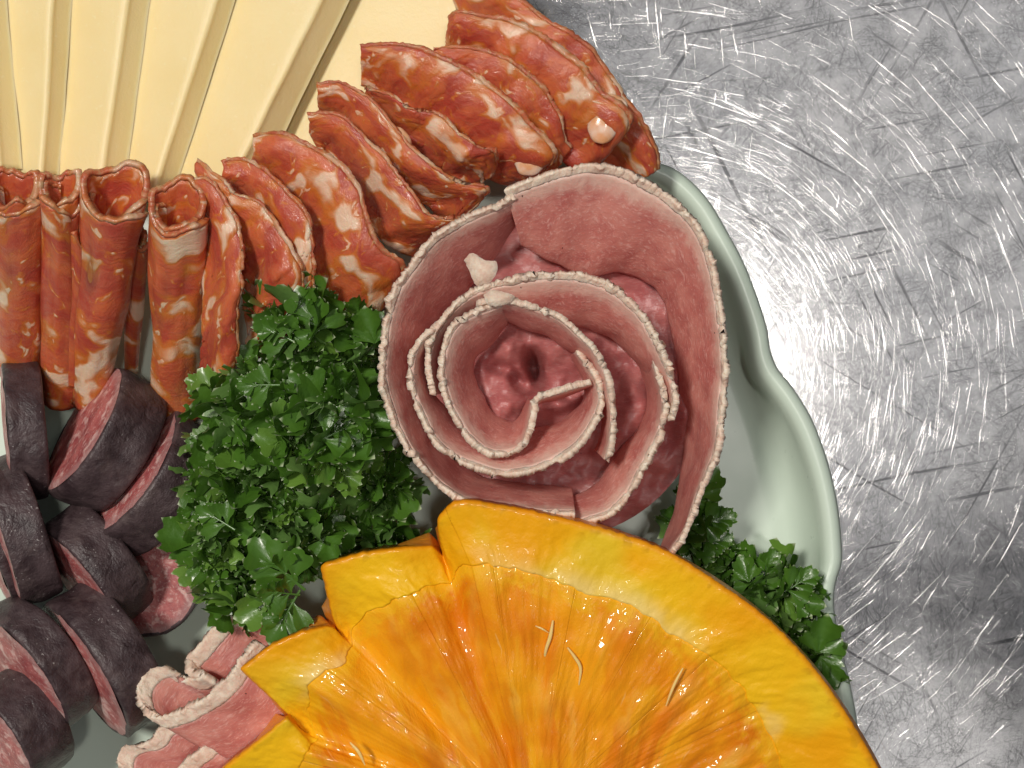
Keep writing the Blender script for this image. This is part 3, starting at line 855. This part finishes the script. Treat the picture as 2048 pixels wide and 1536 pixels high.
# ------------------------------------------------------------------ the two folded salami slices at the lower left
GR_L = 'folded salami slices tucked under the orange'
SM = (M_SAL, M_RIND)
def folded(ringpts, dirpx, length, drop, label, turns_rows=40, seed=3.0, rindmm=2.6):
    """a folded slice: the pale ragged lip follows ringpts, the body runs from it along dirpx (px) and down"""
    L = plen(ringpts); nu = int(L / 3.2); nv = turns_rows
    R = curve(ringpts, nu)
    d = np.array(dirpx, float); d /= np.linalg.norm(d)
    v = np.linspace(0, 1, nv)[None, :]
    U = np.broadcast_to(np.linspace(0, L, nu)[:, None] * 0.009, (nu, nv)); V = np.broadcast_to(v * length * 0.009, (nu, nv))
    w1 = nzgrid(U * 0.9, V * 0.7, seed); w2 = nzgrid(U * 3.0, V * 2.0, seed + 4)
    G = np.empty((nu, nv, 3))
    G[..., 0] = R[:, 0:1] + d[0] * length * v + 5 * w1 * v + 2.5 * w2
    G[..., 1] = R[:, 1:2] + d[1] * length * v + 5 * w1 * v + 2.5 * w2
    G[..., 2] = R[:, 2:3] - drop * v + 0.9 * w1 + 0.3 * w2
    t = thing('folded_salami', label, 'salami', base_of(G[:, -1:].reshape(-1, 3)), GR_L)
    rw = rindmm / (length * 0.085) * nv * (1 + 0.3)
    kr = max(3, int(rw))
    e = np.clip(1 - v * nv / kr, 0, 1)
    j1 = nzgrid(U * 3, V * 3, seed + 9, 2); j2 = nzgrid(U * 3.4, V * 3, seed + 13, 2)
    G[..., 0] += 4 * j1 * e; G[..., 1] += 4 * j2 * e; G[..., 2] += 0.4 * j2 * e
    A = PA(G); UV = np.stack((U, V), -1)
    sl = sheet('slice_meat', A[:, kr-1:], 0.0012, UV[:, kr-1:], M_SAL, t)
    sheet('rind', A[:, :kr], 0.0014 * (1 + 0.3 * nzgrid(U * 2, V * 3, seed + 17))[:, :kr], UV[:, :kr], M_RIND, sl, 0.0006, 0.2 + 0.8 * e[:, :kr])
    adopt(t)
    return t
folded([(560, 1228, 26), (500, 1225, 28), (452, 1232, 29), (418, 1262, 30), (392, 1296, 30), (372, 1318, 29), (378, 1342, 31), (405, 1348, 33), (388, 1356, 31), (345, 1352, 30), (322, 1335, 31), (296, 1345, 32), (274, 1370, 33), (280, 1408, 34),
        (310, 1432, 35), (352, 1424, 36), (400, 1398, 37), (445, 1362, 38), (480, 1318, 38), (510, 1280, 37)], (0.86, 0.52), 210, 5.0,
       'folded salami slice with a thick pale ragged lip beside the lower parsley leaves', seed=3.0)
folded([(345, 1440, 26), (318, 1456, 27), (300, 1478, 27), (272, 1490, 27), (240, 1500, 28), (236, 1530, 29), (262, 1556, 30), (310, 1566, 31), (352, 1540, 32), (380, 1512, 33), (410, 1490, 33)], (0.93, 0.36), 210, 4.0,
       'folded salami slice with shredded pale lip at the bottom picture edge', seed=21.0)

# ------------------------------------------------------------------ dark sausage slices
GR_S = 'dark skinned dry sausage slices piled at the left'
def sausage(p1, p2, minor, T, z, label, side=1):
    """p1,p2: ends of the cut face's long axis (px); minor: seen width of the face; T: thickness (px), away from the face"""
    a, b = P(*p1, z), P(*p2, z)
    C = (a + b) / 2; M = (b - a); R = np.linalg.norm(M) / 2; M /= 2 * R
    Z = np.array((0, 0, HC)) - C; Z /= np.linalg.norm(Z)      # faces lean towards the viewer's side
    M = M - Z * M.dot(Z); M /= np.linalg.norm(M)
    H = np.cross(M, Z) * side
    pxs = K * (HC - z * 0.001)
    st = min(0.98, 1.25 * minor * pxs / (2 * R)); ct = math.sqrt(1 - st * st)
    ax = H * ct - Z * st; N = H * st + Z * ct
    Tm = T * pxs
    seed = random.random() * 90
    nu = 96
    th = np.linspace(0, 2 * math.pi, nu, endpoint=False)
    prof = [(0.93, 0.00), (0.97, 0.004), (0.99, 0.02), (1.0, 0.06), (1.005, 0.16), (1.0, 0.30), (0.995, 0.45), (1.0, 0.60), (1.005, 0.75), (1.0, 0.90), (0.985, 0.97), (0.95, 1.0), (0.5, 1.0), (0.02, 1.0)]
    G = np.empty((nu, len(prof), 3)); UV = np.empty((nu, len(prof), 2))
    sq = 0.92 + 0.08 * random.random()
    for i, t in enumerate(th):
        lo = 1 + 0.035 * nz(math.cos(t) * 1.2, math.sin(t) * 1.2, seed) + 0.012 * nz(math.cos(t) * 6, math.sin(t) * 6, seed)
        for j, (r, s) in enumerate(prof):
            rr = R * r * lo * (1 + (0.045 * nz(t * 2, s * 2.5, seed + 5) if r > 0.9 else 0))
            G[i, j] = C + M * math.cos(t) * rr + N * math.sin(t) * rr * sq + ax * (s * Tm * (1 + 0.05 * nz(t, 2, seed)))
            UV[i, j] = (t * R * 100, s * Tm * 100)
    t_ = thing('sausage_slice', label, 'sausage', (C[0], C[1], 0.008), GR_S)
    surf('skin', G, UV, M_SKIN, t_, flip=(side < 0), wrap=True)
    nr = 14
    F = np.empty((nu, nr, 3)); UV = np.empty((nu, nr, 2))
    for i, t in enumerate(th):
        lo = 1 + 0.035 * nz(math.cos(t) * 1.2, math.sin(t) * 1.2, seed) + 0.012 * nz(math.cos(t) * 6, math.sin(t) * 6, seed)
        for j in range(nr):
            q = j / (nr - 1)
            r = R * lo * 0.955 * q
            bumpv = 0.00035 * nz(q * 3 * math.cos(t), q * 3 * math.sin(t), seed) + 0.0004 * (1 - q ** 4)
            F[i, j] = C + M * math.cos(t) * r + N * math.sin(t) * r * sq - ax * bumpv
            UV[i, j] = (1.2 * q * math.cos(t), 1.2 * q * math.sin(t))
    surf('cut_face', F, UV, M_CUT, t_, flip=(side > 0), wrap=True)
    adopt(t_)
    return t_
sausage((2, 728), (24, 1000), 4, 70, 21, 'upright dark sausage slice at the left edge, showing only its speckled skin', -1)
sausage((238, 733), (92, 984), 62, 105, 23, 'sausage slice leaning under the chorizo rolls with a long pink oval face', -1)
sausage((346, 815), (180, 1062), 78, 95, 21, 'sausage slice with a broad pink oval face against the parsley', -1)
sausage((262, 1080), (330, 1268), 165, 60, 17, 'sausage slice lying with its round pink face up below the parsley', -1)
sausage((-48, 930), (44, 1214), 12, 80, 24, 'dark sausage slice at the left edge with just a thin pink rim line', -1)
sausage((-95, 960), (30, 1222), 14, 62, 20, 'almost hidden dark sausage slice in the left edge shadow', -1)
sausage((72, 1060), (236, 1262), 46, 92, 22, 'dark sausage slice with a narrow pink wedge, right in the middle of the pile', -1)
sausage((86, 1214), (252, 1474), 50, 98, 25, 'long dark sausage slice with glossy spots beside the folded salami', -1)
sausage((-46, 1236), (128, 1462), 62, 78, 27, 'dark sausage slice with a pale pink crescent at the lower left edge', -1)
sausage((-70, 1392), (60, 1580), 56, 105, 29, 'bottom left corner sausage slice, frontmost of the pile', -1)

# ------------------------------------------------------------------ the orange
orange = thing('orange_half', 'juicy orange half with a zigzag cut rim, pulp facing up', 'orange', tuple(P(1080, 1500, 8)))
PAIRS = [(360,1680,36,520,1680),(385,1620,38,545,1625),(440,1540,40,585,1560),(510,1485,42,604,1520),(573,1433,43,622,1490),(606,1463,37,633,1476),(548,1402,41,618,1420),(478,1338,44,615,1372),
  (540,1290,44,650,1342),(605,1261,44,690,1326),(664,1250,42,700,1292),(680,1274,38,704,1283),(664,1235,41,706,1257),(650,1175,44,735,1226),(640,1130,46,772,1206),
  (720,1106,46,810,1190),(800,1095,46,850,1176),(866,1090,44,895,1168),(886,1112,41,903,1160),(876,1070,45,910,1146),(874,1035,47,924,1131),(900,1008,48,955,1128),
  (1000,1010,48,1010,1136),(1100,1030,48,1080,1152),(1240,1067,47,1170,1186),(1330,1100,47,1262,1212),(1430,1160,46,1337,1262),(1550,1250,45,1420,1315),(1640,1350,43,1480,1372),
  (1720,1470,41,1524,1445),(1785,1590,39,1570,1540),(1830,1690,37,1600,1650)]
OC = (1060.0, 1640.0)
def orange_rows():
    p = np.array(PAIRS, float)
    lin = []
    for i in range(21):
        n = max(2, int(np.hypot(*(p[i+1, :2] - p[i, :2])) / 4))
        for k in range(n): lin.append(p[i] + (p[i+1] - p[i]) * k / n)
    lin = np.array(lin)
    sm = curve(p[20:], 260)[3:]
    allp = np.concatenate((lin, sm))
    k = np.array([1, 2, 3, 2, 1.]); k /= k.sum()
    for c in range(5):
        q = np.convolve(np.pad(allp[:, c], 2, mode='edge'), k, 'valid')
        allp[:, c] = q
    return allp
OR = orange_rows()
nO = len(OR)
arc = np.concatenate(([0], np.cumsum(np.linalg.norm(np.diff(OR[:, :2], axis=0), axis=1))))
def build_orange():
    nv = 30
    v = np.linspace(0, 1, nv)[None, :]
    G = np.empty((nO, nv, 3))
    for k in range(2):
        G[..., k] = OR[:, k:k+1] * (1 - v) + OR[:, 3+k:4+k] * v
    U = np.broadcast_to(arc[:, None] * 0.009, (nO, nv)); V = np.broadcast_to(v, (nO, nv))
    zin = np.interp(arc, arc, np.convolve(np.pad(OR[:, 2], 15, mode='edge'), np.ones(31) / 31, 'valid')) - 1.2
    G[..., 2] = OR[:, 2:3] * (1 - v) + zin[:, None] * v - 0.7 * np.sin(np.pi * v) - 0.8 * np.exp(-v * 25)
    w = nzgrid(U * 1.6, V * 1.5, 4.4); w2 = nzgrid(U * 6, V * 6, 9.1)
    G[..., 2] += 0.7 * w * v + 0.16 * w2
    ed = np.clip(v * 3, 0, 1) * 0 + 1
    G[..., 0] += 2.0 * nzgrid(U * 9, V * 3, 1.9); G[..., 1] += 2.0 * nzgrid(U * 9, V * 3, 6.9)
    rag = nzgrid(U * 2.6, V * 0 + 1.0, 12.2, 1) * smoothstep(v, 0.6, 1.0)
    dx = (OC[0] - OR[:, 3:4]); dy = (OC[1] - OR[:, 4:5]); dl = np.hypot(dx, dy)
    G[..., 0] += dx / dl * rag * 9; G[..., 1] += dy / dl * rag * 9
    # run the pith on under the pulp
    ext = G[:, -1:].copy(); ext[..., 0] += dx / dl * 40; ext[..., 1] += dy / dl * 40; ext[..., 2] -= 4.5
    G2 = np.concatenate((G, ext), axis=1)
    UV = np.concatenate((np.stack((U, V), -1), np.stack((U[:, -1:], V[:, -1:] * 1.2), -1)), axis=1)
    slab('pith', PA(G), UV[:, :nv], M_PITH, orange, 0.007)
    # peel: outside wall rounding down and in to the plate
    nb = 24
    s = np.linspace(0, 1, nb)[None, :]
    Gp = np.empty((nO, nb, 3))
    ox = OR[:, 0:1] - OC[0]; oy = OR[:, 1:2] - OC[1]; ol = np.hypot(ox, oy)
    smr = np.convolve(np.pad(ol[:, 0], 40, mode='edge'), np.ones(81) / 81, 'valid')[:, None]
    # the outside is a sphere a little wider than the cut
    bul = 7 * np.sin(np.pi * np.clip(s * 1.1, 0, 1)) - 330 * s ** 3
    rr = ol * (1 - smoothstep(s, 0, 0.25)) + np.minimum(smr, ol + 30) * smoothstep(s, 0, 0.25) + bul
    Gp[..., 0] = OC[0] + ox / ol * rr; Gp[..., 1] = OC[1] + oy / ol * rr
    Gp[..., 2] = G[:, :1, 2] * (1 - s) + 8.6 * s
    Gp[:, 0] = G[:, 0]
    surf('peel', PA(Gp), np.zeros((nO, nb, 2)), M_PEEL, orange, True)
    # pulp segments
    cuts_px = [(520, 1690), (604, 1522), (655, 1340), (822, 1185), (985, 1134), (1150, 1178), (1300, 1238), (1420, 1315), (1510, 1425), (1605, 1660)]
    idx = [int(np.argmin(np.hypot(OR[:, 3] - a, OR[:, 4] - b))) for a, b in cuts_px]
    for a, b in zip(idx[:-1], idx[1:]):
        nu = 72; nr = 90
        ii = np.linspace(a, b, nu)
        E = np.stack([np.interp(ii, np.arange(nO), G[:, -1, c]) for c in (0, 1)], -1)
        Er = np.interp(ii, np.arange(nO), rag[:, -1])  
        zc = np.interp(ii, np.arange(nO), G[:, -1, 2])
        t = np.linspace(0, 1, nu)[:, None]; r = np.linspace(0, 0.93, nr)[None, :]
        e = E + np.stack((OC[0] - E[:, 0], OC[1] - E[:, 1]), -1) / np.hypot(OC[0] - E[:, :1], OC[1] - E[:, 1:]) * -9.0
        X = e[:, 0:1] * (1 - r) + OC[0] * r; Y = e[:, 1:2] * (1 - r) + OC[1] * r
        seed = 4.7
        wid = np.hypot(*(E[-1] - E[0])) * (1 - r)
        Uc = (t - 0.5) * wid * 0.009; Vc = np.broadcast_to(r * np.hypot(OC[0] - E[:, :1], OC[1] - E[:, 1:]) * 0.009, (nu, nr))
        dome = 1 - np.abs(2 * t - 1) ** 14
        Uc = np.arctan2(Y - OC[1] - 260, X - OC[0]) * 6.0 + 0.35 * nzgrid(X * 0.006, Y * 0.006, 3.3)
        n1 = nzgrid(Uc * 3.2, Vc * 0.55, seed); n2 = nzgrid(Uc * 9, Vc * 1.4, seed + 5); n3 = nzgrid(Uc * 22, Vc * 6, seed + 8)
        Z = zc[:, None] * (1 - r) + 41.0 * r + smoothstep(r, 0.0, 0.10) * (0.8 * nzgrid(X * 0.010, Y * 0.010, 5.5, 2) + 0.55 * n1 + 0.12 * n2 + 0.03 * n3) + 0.12 - 0.75 * np.exp(-r * 45)
        slab('pulp_segment', PA(np.stack((X, Y, Z), -1)), np.stack((Uc, Vc), -1), M_PULP, orange, 0.007)
    def fibre(pts, w):
        c = curve(pts, 26); A = PA(c); n = len(A)
        V = []; F = []
        for i in range(n):
            tg = A[min(i+1, n-1)] - A[max(i-1, 0)]; tg /= np.linalg.norm(tg)
            s1 = np.cross(tg, (0, 0, 1)); s1 /= np.linalg.norm(s1); s2 = np.cross(s1, tg)
            ww = w * (0.35 + 0.65 * math.sin(math.pi * min(1, (i + 1.5) / n)))
            for k in range(6):
                a = math.pi * k / 3
                V.append(A[i] + ww * (s1 * math.cos(a) + s2 * 0.6 * math.sin(a)))
        for i in range(n - 1):
            for k in range(6):
                F.append((i*6 + k, i*6 + (k+1) % 6, i*6 + 6 + (k+1) % 6, i*6 + 6 + k))
        link_mesh('fibre', V, F, M_FIB, orange, np.array(V)[:, :2] * 100)
    fibre([(1106, 1241, 46.3), (1100, 1275, 46), (1092, 1300, 45.3), (1088, 1325, 44)], 0.00034)
    fibre([(1071, 1252, 46), (1085, 1258, 46.2), (1098, 1266, 45.8)], 0.00018)
    fibre([(1135, 1295, 45.8), (1148, 1312, 45.6), (1160, 1332, 45.2), (1158, 1370, 44.2)], 0.0003)
    fibre([(1366, 1336, 45.2), (1352, 1362, 45), (1340, 1390, 44.4), (1332, 1412, 43.6)], 0.00026)
    fibre([(700, 1485, 44.5), (716, 1502, 44.6), (730, 1530, 44)], 0.0003)
build_orange()
adopt(orange)

# ------------------------------------------------------------------ parsley
def leaf_mesh(kind, seed):
    """a curly parsley leaf: length 1 along +Y, face towards +Z; every lobe a cupped, rounded wedge ending in three short points.
    kind 0: five lobes, 1: three lobes, 2: a frond with lobes along a midrib"""
    rnd = random.Random(seed)
    V = []; F = []; TIP = []; VEIN = []; UVs = []
    prof = [(0.0, 0.03), (0.15, 0.07), (0.30, 0.15), (0.44, 0.25), (0.58, 0.325), (0.70, 0.345)]
    if kind == 2:
        lobes = [(0.48, 0, 0.52)]
        for k, h in enumerate((0.20, 0.36, 0.52)):
            lobes += [(h, 52 - 6 * k, 0.50 - 0.06 * k), (h + 0.04, -52 + 6 * k, 0.50 - 0.06 * k)]
    elif kind == 1:
        lobes = [(0.08, 0, 0.92), (0.05, 44, 0.74), (0.05, -44, 0.74)]
    else:
        lobes = [(0.15, 0, 0.85), (0.10, 40, 0.74), (0.10, -40, 0.74), (0.02, 78, 0.58), (0.02, -78, 0.58)]
    for li, (h, ad, Ls) in enumerate(lobes):
        a = math.radians(ad + rnd.uniform(-10, 10))
        Ls *= rnd.uniform(0.85, 1.1)
        wd = rnd.uniform(0.85, 1.2)
        cup = rnd.uniform(0.5, 2.4) * rnd.choice((1, 1, 1, -0.5)); curl = rnd.uniform(-0.8, 0.5); twist = rnd.uniform(-0.9, 0.9); lift = rnd.uniform(-0.3, 0.8)
        ca, sa = math.cos(a), math.sin(a)
        def put(x, t, tip, vein):
            x *= wd
            z = cup * x * x * 1.6 * (0.4 + 0.6 * t) + curl * t * t * 0.5 + twist * x * t + lift * t * (0.25 + abs(math.sin(a))) * 0.5 - 0.03 * vein
            X, Y = x * Ls, t * Ls
            V.append((X * ca + Y * sa, h - X * sa + Y * ca, z * Ls)); TIP.append(tip); VEIN.append(vein); UVs.append((V[-1][0], V[-1][1]))
            return len(V) - 1
        rows = []
        for t, w in prof:
            w *= rnd.uniform(0.92, 1.1)
            rows.append([put(-w, t, 0.12, 0), put(-w * 0.5, t, 0, 0), put(0, t, 0, 1), put(w * 0.5, t, 0, 0), put(w, t, 0.12, 0)])
        for r0, r1 in zip(rows[:-1], rows[1:]):
            for k in range(4): F.append((r0[k], r0[k+1], r1[k+1], r1[k]))
        L5 = rows[-1]
        jt = lambda: rnd.uniform(-0.025, 0.025)
        nl, nr_ = put(-0.16, 0.83, 0.1, 0), put(0.16, 0.83, 0.1, 0)
        cm = put(0, 0.83, 0, 0.7)
        tl, tr = put(-0.11 + jt(), 0.91, 0.15, 0), put(0.11 + jt(), 0.91, 0.15, 0)
        tp = put(jt(), 1.0 + jt(), 1, 0)
        F += [(L5[1], L5[2], cm, nl), (L5[2], L5[3], nr_, cm), (nl, cm, tl), (cm, nr_, tr), (cm, tr, tp, tl)]
        for sgn, (i0, i1), nn in ((-1, (0, 1), nl), (1, (4, 3), nr_)):
            q1 = put(sgn * (0.345 + jt()), 0.79, 0.15, 0); q2 = put(sgn * 0.23, 0.83, 0.1, 0)
            tt = put(sgn * (0.315 + jt()), 0.90 + jt(), 1, 0)
            if sgn < 0: F += [(L5[i0], L5[i1], q2, q1), (L5[i1], nn, q2), (q1, q2, tt)]
            else: F += [(L5[i1], L5[i0], q1, q2), (nn, L5[i1], q2), (q2, q1, tt)]
    if kind == 2:
        b = len(V)
        for k in range(6):
            y = 0.56 * k / 5; w = 0.022 - 0.002 * k
            for x in (-w, 0, w):
                V.append((x, y, 0.012 - abs(x) * 0.5)); TIP.append(0); VEIN.append(1.0); UVs.append((x, y))
        for k in range(5):
            for q in range(2): F.append((b + k*3 + q, b + k*3 + q + 1, b + k*3 + q + 4, b + k*3 + q + 3))
    me = bpy.data.meshes.new('leaf')
    me.from_pydata(V, [], F)
    # orient everything upwards
    l = me.uv_layers.new(name='UVMap')
    for lp in me.loops: l.data[lp.index].uv = UVs[lp.vertex_index]
    at = me.attributes.new('tip', 'FLOAT', 'POINT'); at.data.foreach_set('value', TIP)
    at = me.attributes.new('vein', 'FLOAT', 'POINT'); at.data.foreach_set('value', VEIN)
    me.polygons.foreach_set('use_smooth', [True] * len(me.polygons))
    me.materials.append(M_LEAF)
    me.update()
    return me
LEAVES = [leaf_mesh(0, 11), leaf_mesh(0, 12), leaf_mesh(1, 13), leaf_mesh(0, 14), leaf_mesh(1, 15), leaf_mesh(2, 16), leaf_mesh(2, 17), leaf_mesh(0, 18)]

def tube(name, pts, w0, w1, mat, parent):
    c = curve(pts, 30); A = PA(c); n = len(A); V = []; F = []
    for i in range(n):
        tg = A[min(i+1, n-1)] - A[max(i-1, 0)]; tg /= np.linalg.norm(tg)
        s1 = np.cross(tg, (0.3, 0.2, 1)); s1 /= np.linalg.norm(s1); s2 = np.cross(s1, tg)
        ww = w0 + (w1 - w0) * i / (n - 1)
        for k in range(8):
            a = math.pi * k / 4
            V.append(A[i] + ww * (s1 * math.cos(a) + s2 * math.sin(a)))
    for i in range(n - 1):
        for k in range(8):
            F.append((i*8 + k, i*8 + (k+1) % 8, i*8 + 8 + (k+1) % 8, i*8 + 8 + k))
    return link_mesh(name, V, F, mat, parent, np.array(V)[:, :2] * 100)

def put_leaf(parent, rnd, pos, growth, face, size, mesh=None):
    g = Vector(growth).normalized()
    f = Vector(face); f = (f - g * f.dot(g))
    if f.length < 1e-4: f = g.orthogonal()
    f.normalize()
    x = g.cross(f)
    o = bpy.data.objects.new('leaf', mesh or rnd.choice(LEAVES))
    COL.objects.link(o)
    m = Matrix((x, g, f)).transposed().to_4x4() @ Matrix.Scale(size, 4)
    m.translation = Vector(pos)
    o.parent = parent
    o.matrix_parent_inverse = Matrix.Translation(parent.location).inverted()
    o.matrix_basis = m
    return o

GR_P = 'curly parsley sprigs'
def sprig(label, stem, clusters, seed):
    """clusters: (px, py, z of the crown top, rx, ry, height mm, leaves, leaf size mm) domes of leaves pointing out"""
    rnd = random.Random(seed)
    t = thing('parsley_sprig', label, 'parsley', tuple(P(stem[0][0], stem[0][1], 8)), GR_P)
    tube('stem', stem, 0.0011, 0.0008, M_STEM, t).matrix_parent_inverse = Matrix.Translation(t.location).inverted()
    for (cx, cy, zt, rx, ry, hh, n, sz) in clusters:
        ga = math.pi * (3 - math.sqrt(5))
        n = int(n * 0.95)
        for i in range(n):
            q = (i + 0.5) / n
            rr = math.sqrt(q) * 0.98
            th = ga * i + rnd.uniform(-0.3, 0.3)
            jx, jy = rr * math.cos(th), rr * math.sin(th)
            layer = 0 if rnd.random() < 0.72 else 1
            z = zt - hh * (1 - math.sqrt(max(0, 1 - rr * rr))) - (5.0 if layer else rnd.uniform(0, 1.8)) - sz * 0.25
            tip = P(cx + rx * jx, cy + ry * jy, z)
            out = Vector((jx, -jy, 0)) * (0.25 + 1.25 * rr) + Vector((0, 0, 1.15 - 0.75 * rr))
            out += Vector((rnd.gauss(0, 0.36), rnd.gauss(0, 0.36), rnd.gauss(0, 0.22)))
            out.normalize()
            face = Vector((rnd.gauss(0, 1.0) - jx * 0.6, rnd.gauss(0, 1.0) + jy * 0.6, 0.55))
            s = sz * 0.00086 * rnd.uniform(0.65, 1.4)
            put_leaf(t, rnd, Vector(tip) - out * s * 0.55, out, face, s)
    return t, rnd
def P3(a, b, z): return Vector(P(a, b, z))
def flat_leaf(t, rnd, base, tip, size_f=1.0, tilt=(0, 0, 1), mesh=5):
    b, e = P3(*base), P3(*tip)
    put_leaf(t, rnd, b, e - b, tilt, (e - b).length * size_f, LEAVES[mesh])

t, r_ = sprig('small parsley sprig at the top of the left bunch, against the red chorizo',
   [(690, 760, 26), (640, 690, 34), (600, 640, 40)],
   [(585, 625, 47, 88, 62, 8, 26, 8.0), (700, 665, 42, 72, 58, 8, 20, 7.5), (650, 720, 43, 90, 50, 6, 20, 7.5)], 5)
flat_leaf(t, r_, (640, 660, 44), (590, 575, 46), 1.0, (0, -0.4, 1), 0)
flat_leaf(t, r_, (600, 690, 43), (505, 640, 42), 1.0, (0.2, -0.2, 1), 5)
flat_leaf(t, r_, (750, 690, 40), (735, 612, 41), 1.0, (0, 0, 1), 2)
t, r_ = sprig('main dense curly parsley sprig left of the salami rose',
   [(720, 1010, 16), (660, 940, 26), (620, 880, 36)],
   [(520, 830, 46, 150, 120, 13, 62, 9.0), (640, 850, 48, 140, 120, 10, 56, 9.0), (490, 960, 44, 130, 100, 14, 48, 8.5), (705, 790, 36, 65, 130, 8, 34, 8.0), (760, 960, 34, 80, 75, 9, 28, 7.5)], 6)
flat_leaf(t, r_, (620, 890, 46), (745, 830, 44), 1.0, (0, 0, 1), 6)
flat_leaf(t, r_, (560, 770, 46), (470, 770, 45), 1.0, (0, 0, 1), 5)
t, r_ = sprig('lower parsley sprig with broad flat leaves reaching over the folded salami',
   [(700, 1100, 16), (650, 1130, 28), (600, 1160, 36)],
   [(450, 1080, 42, 95, 110, 13, 46, 8.5), (580, 1060, 42, 110, 90, 10, 42, 9.0), (470, 1180, 40, 80, 70, 10, 22, 8.0), (720, 1070, 30, 120, 60, 6, 26, 8.0)], 8)
for b, e, m in (((610, 1180, 40), (500, 1090, 44), 6), ((600, 1190, 39), (510, 1180, 43), 5), ((600, 1180, 38), (540, 1285, 41), 6), ((560, 1190, 37), (470, 1240, 40), 0),
                ((470, 1060, 43), (390, 1010, 42), 5), ((650, 1070, 38), (670, 1130, 40), 2)):
    flat_leaf(t, r_, b, e, 1.0, (r_.uniform(-.2, .2), r_.uniform(-.3, .1), 1), m)
t, r_ = sprig('shaded parsley sprig poking out between the rose and the plate rim',
   [(1330, 1100, 12), (1360, 1060, 17), (1390, 1020, 22)],
   [(1385, 1050, 27, 45, 85, 6, 22, 8.0)], 9)
for b, e, m in (((1390, 1000, 24), (1438, 935, 25), 0), ((1390, 1050, 24), (1478, 1030, 24), 5), ((1380, 1090, 22), (1470, 1075, 21), 5)):
    flat_leaf(t, r_, b, e, 1.0, (0, 0, 1), m)
t, r_ = sprig('dark parsley sprig spreading out from under the orange towards the rim',
   [(1400, 1200, 12), (1480, 1180, 16), (1560, 1170, 20)],
   [(1440, 1135, 24, 75, 40, 5, 18, 7.5), (1540, 1180, 26, 95, 60, 6, 28, 8.0), (1610, 1200, 24, 40, 40, 5, 10, 7.0)], 10)
for b, e, m in (((1560, 1190, 24), (1640, 1140, 24), 5), ((1500, 1170, 24), (1480, 1110, 24), 0), ((1590, 1200, 23), (1650, 1215, 24), 2)):
    flat_leaf(t, r_, b, e, 1.0, (0, 0, 1), m)
t, r_ = sprig('lowest parsley sprig hanging over the plate rim beside the orange',
   [(1560, 1290, 12), (1600, 1290, 18), (1640, 1290, 22)],
   [(1620, 1290, 24, 42, 60, 5, 14, 7.0), (1645, 1330, 22, 25, 40, 4, 8, 6.5)], 12)
for b, e, m in (((1635, 1310, 23), (1658, 1228, 24), 2), ((1640, 1310, 22), (1668, 1370, 21), 2)):
    flat_leaf(t, r_, b, e, 1.0, (0, 0, 1), m)
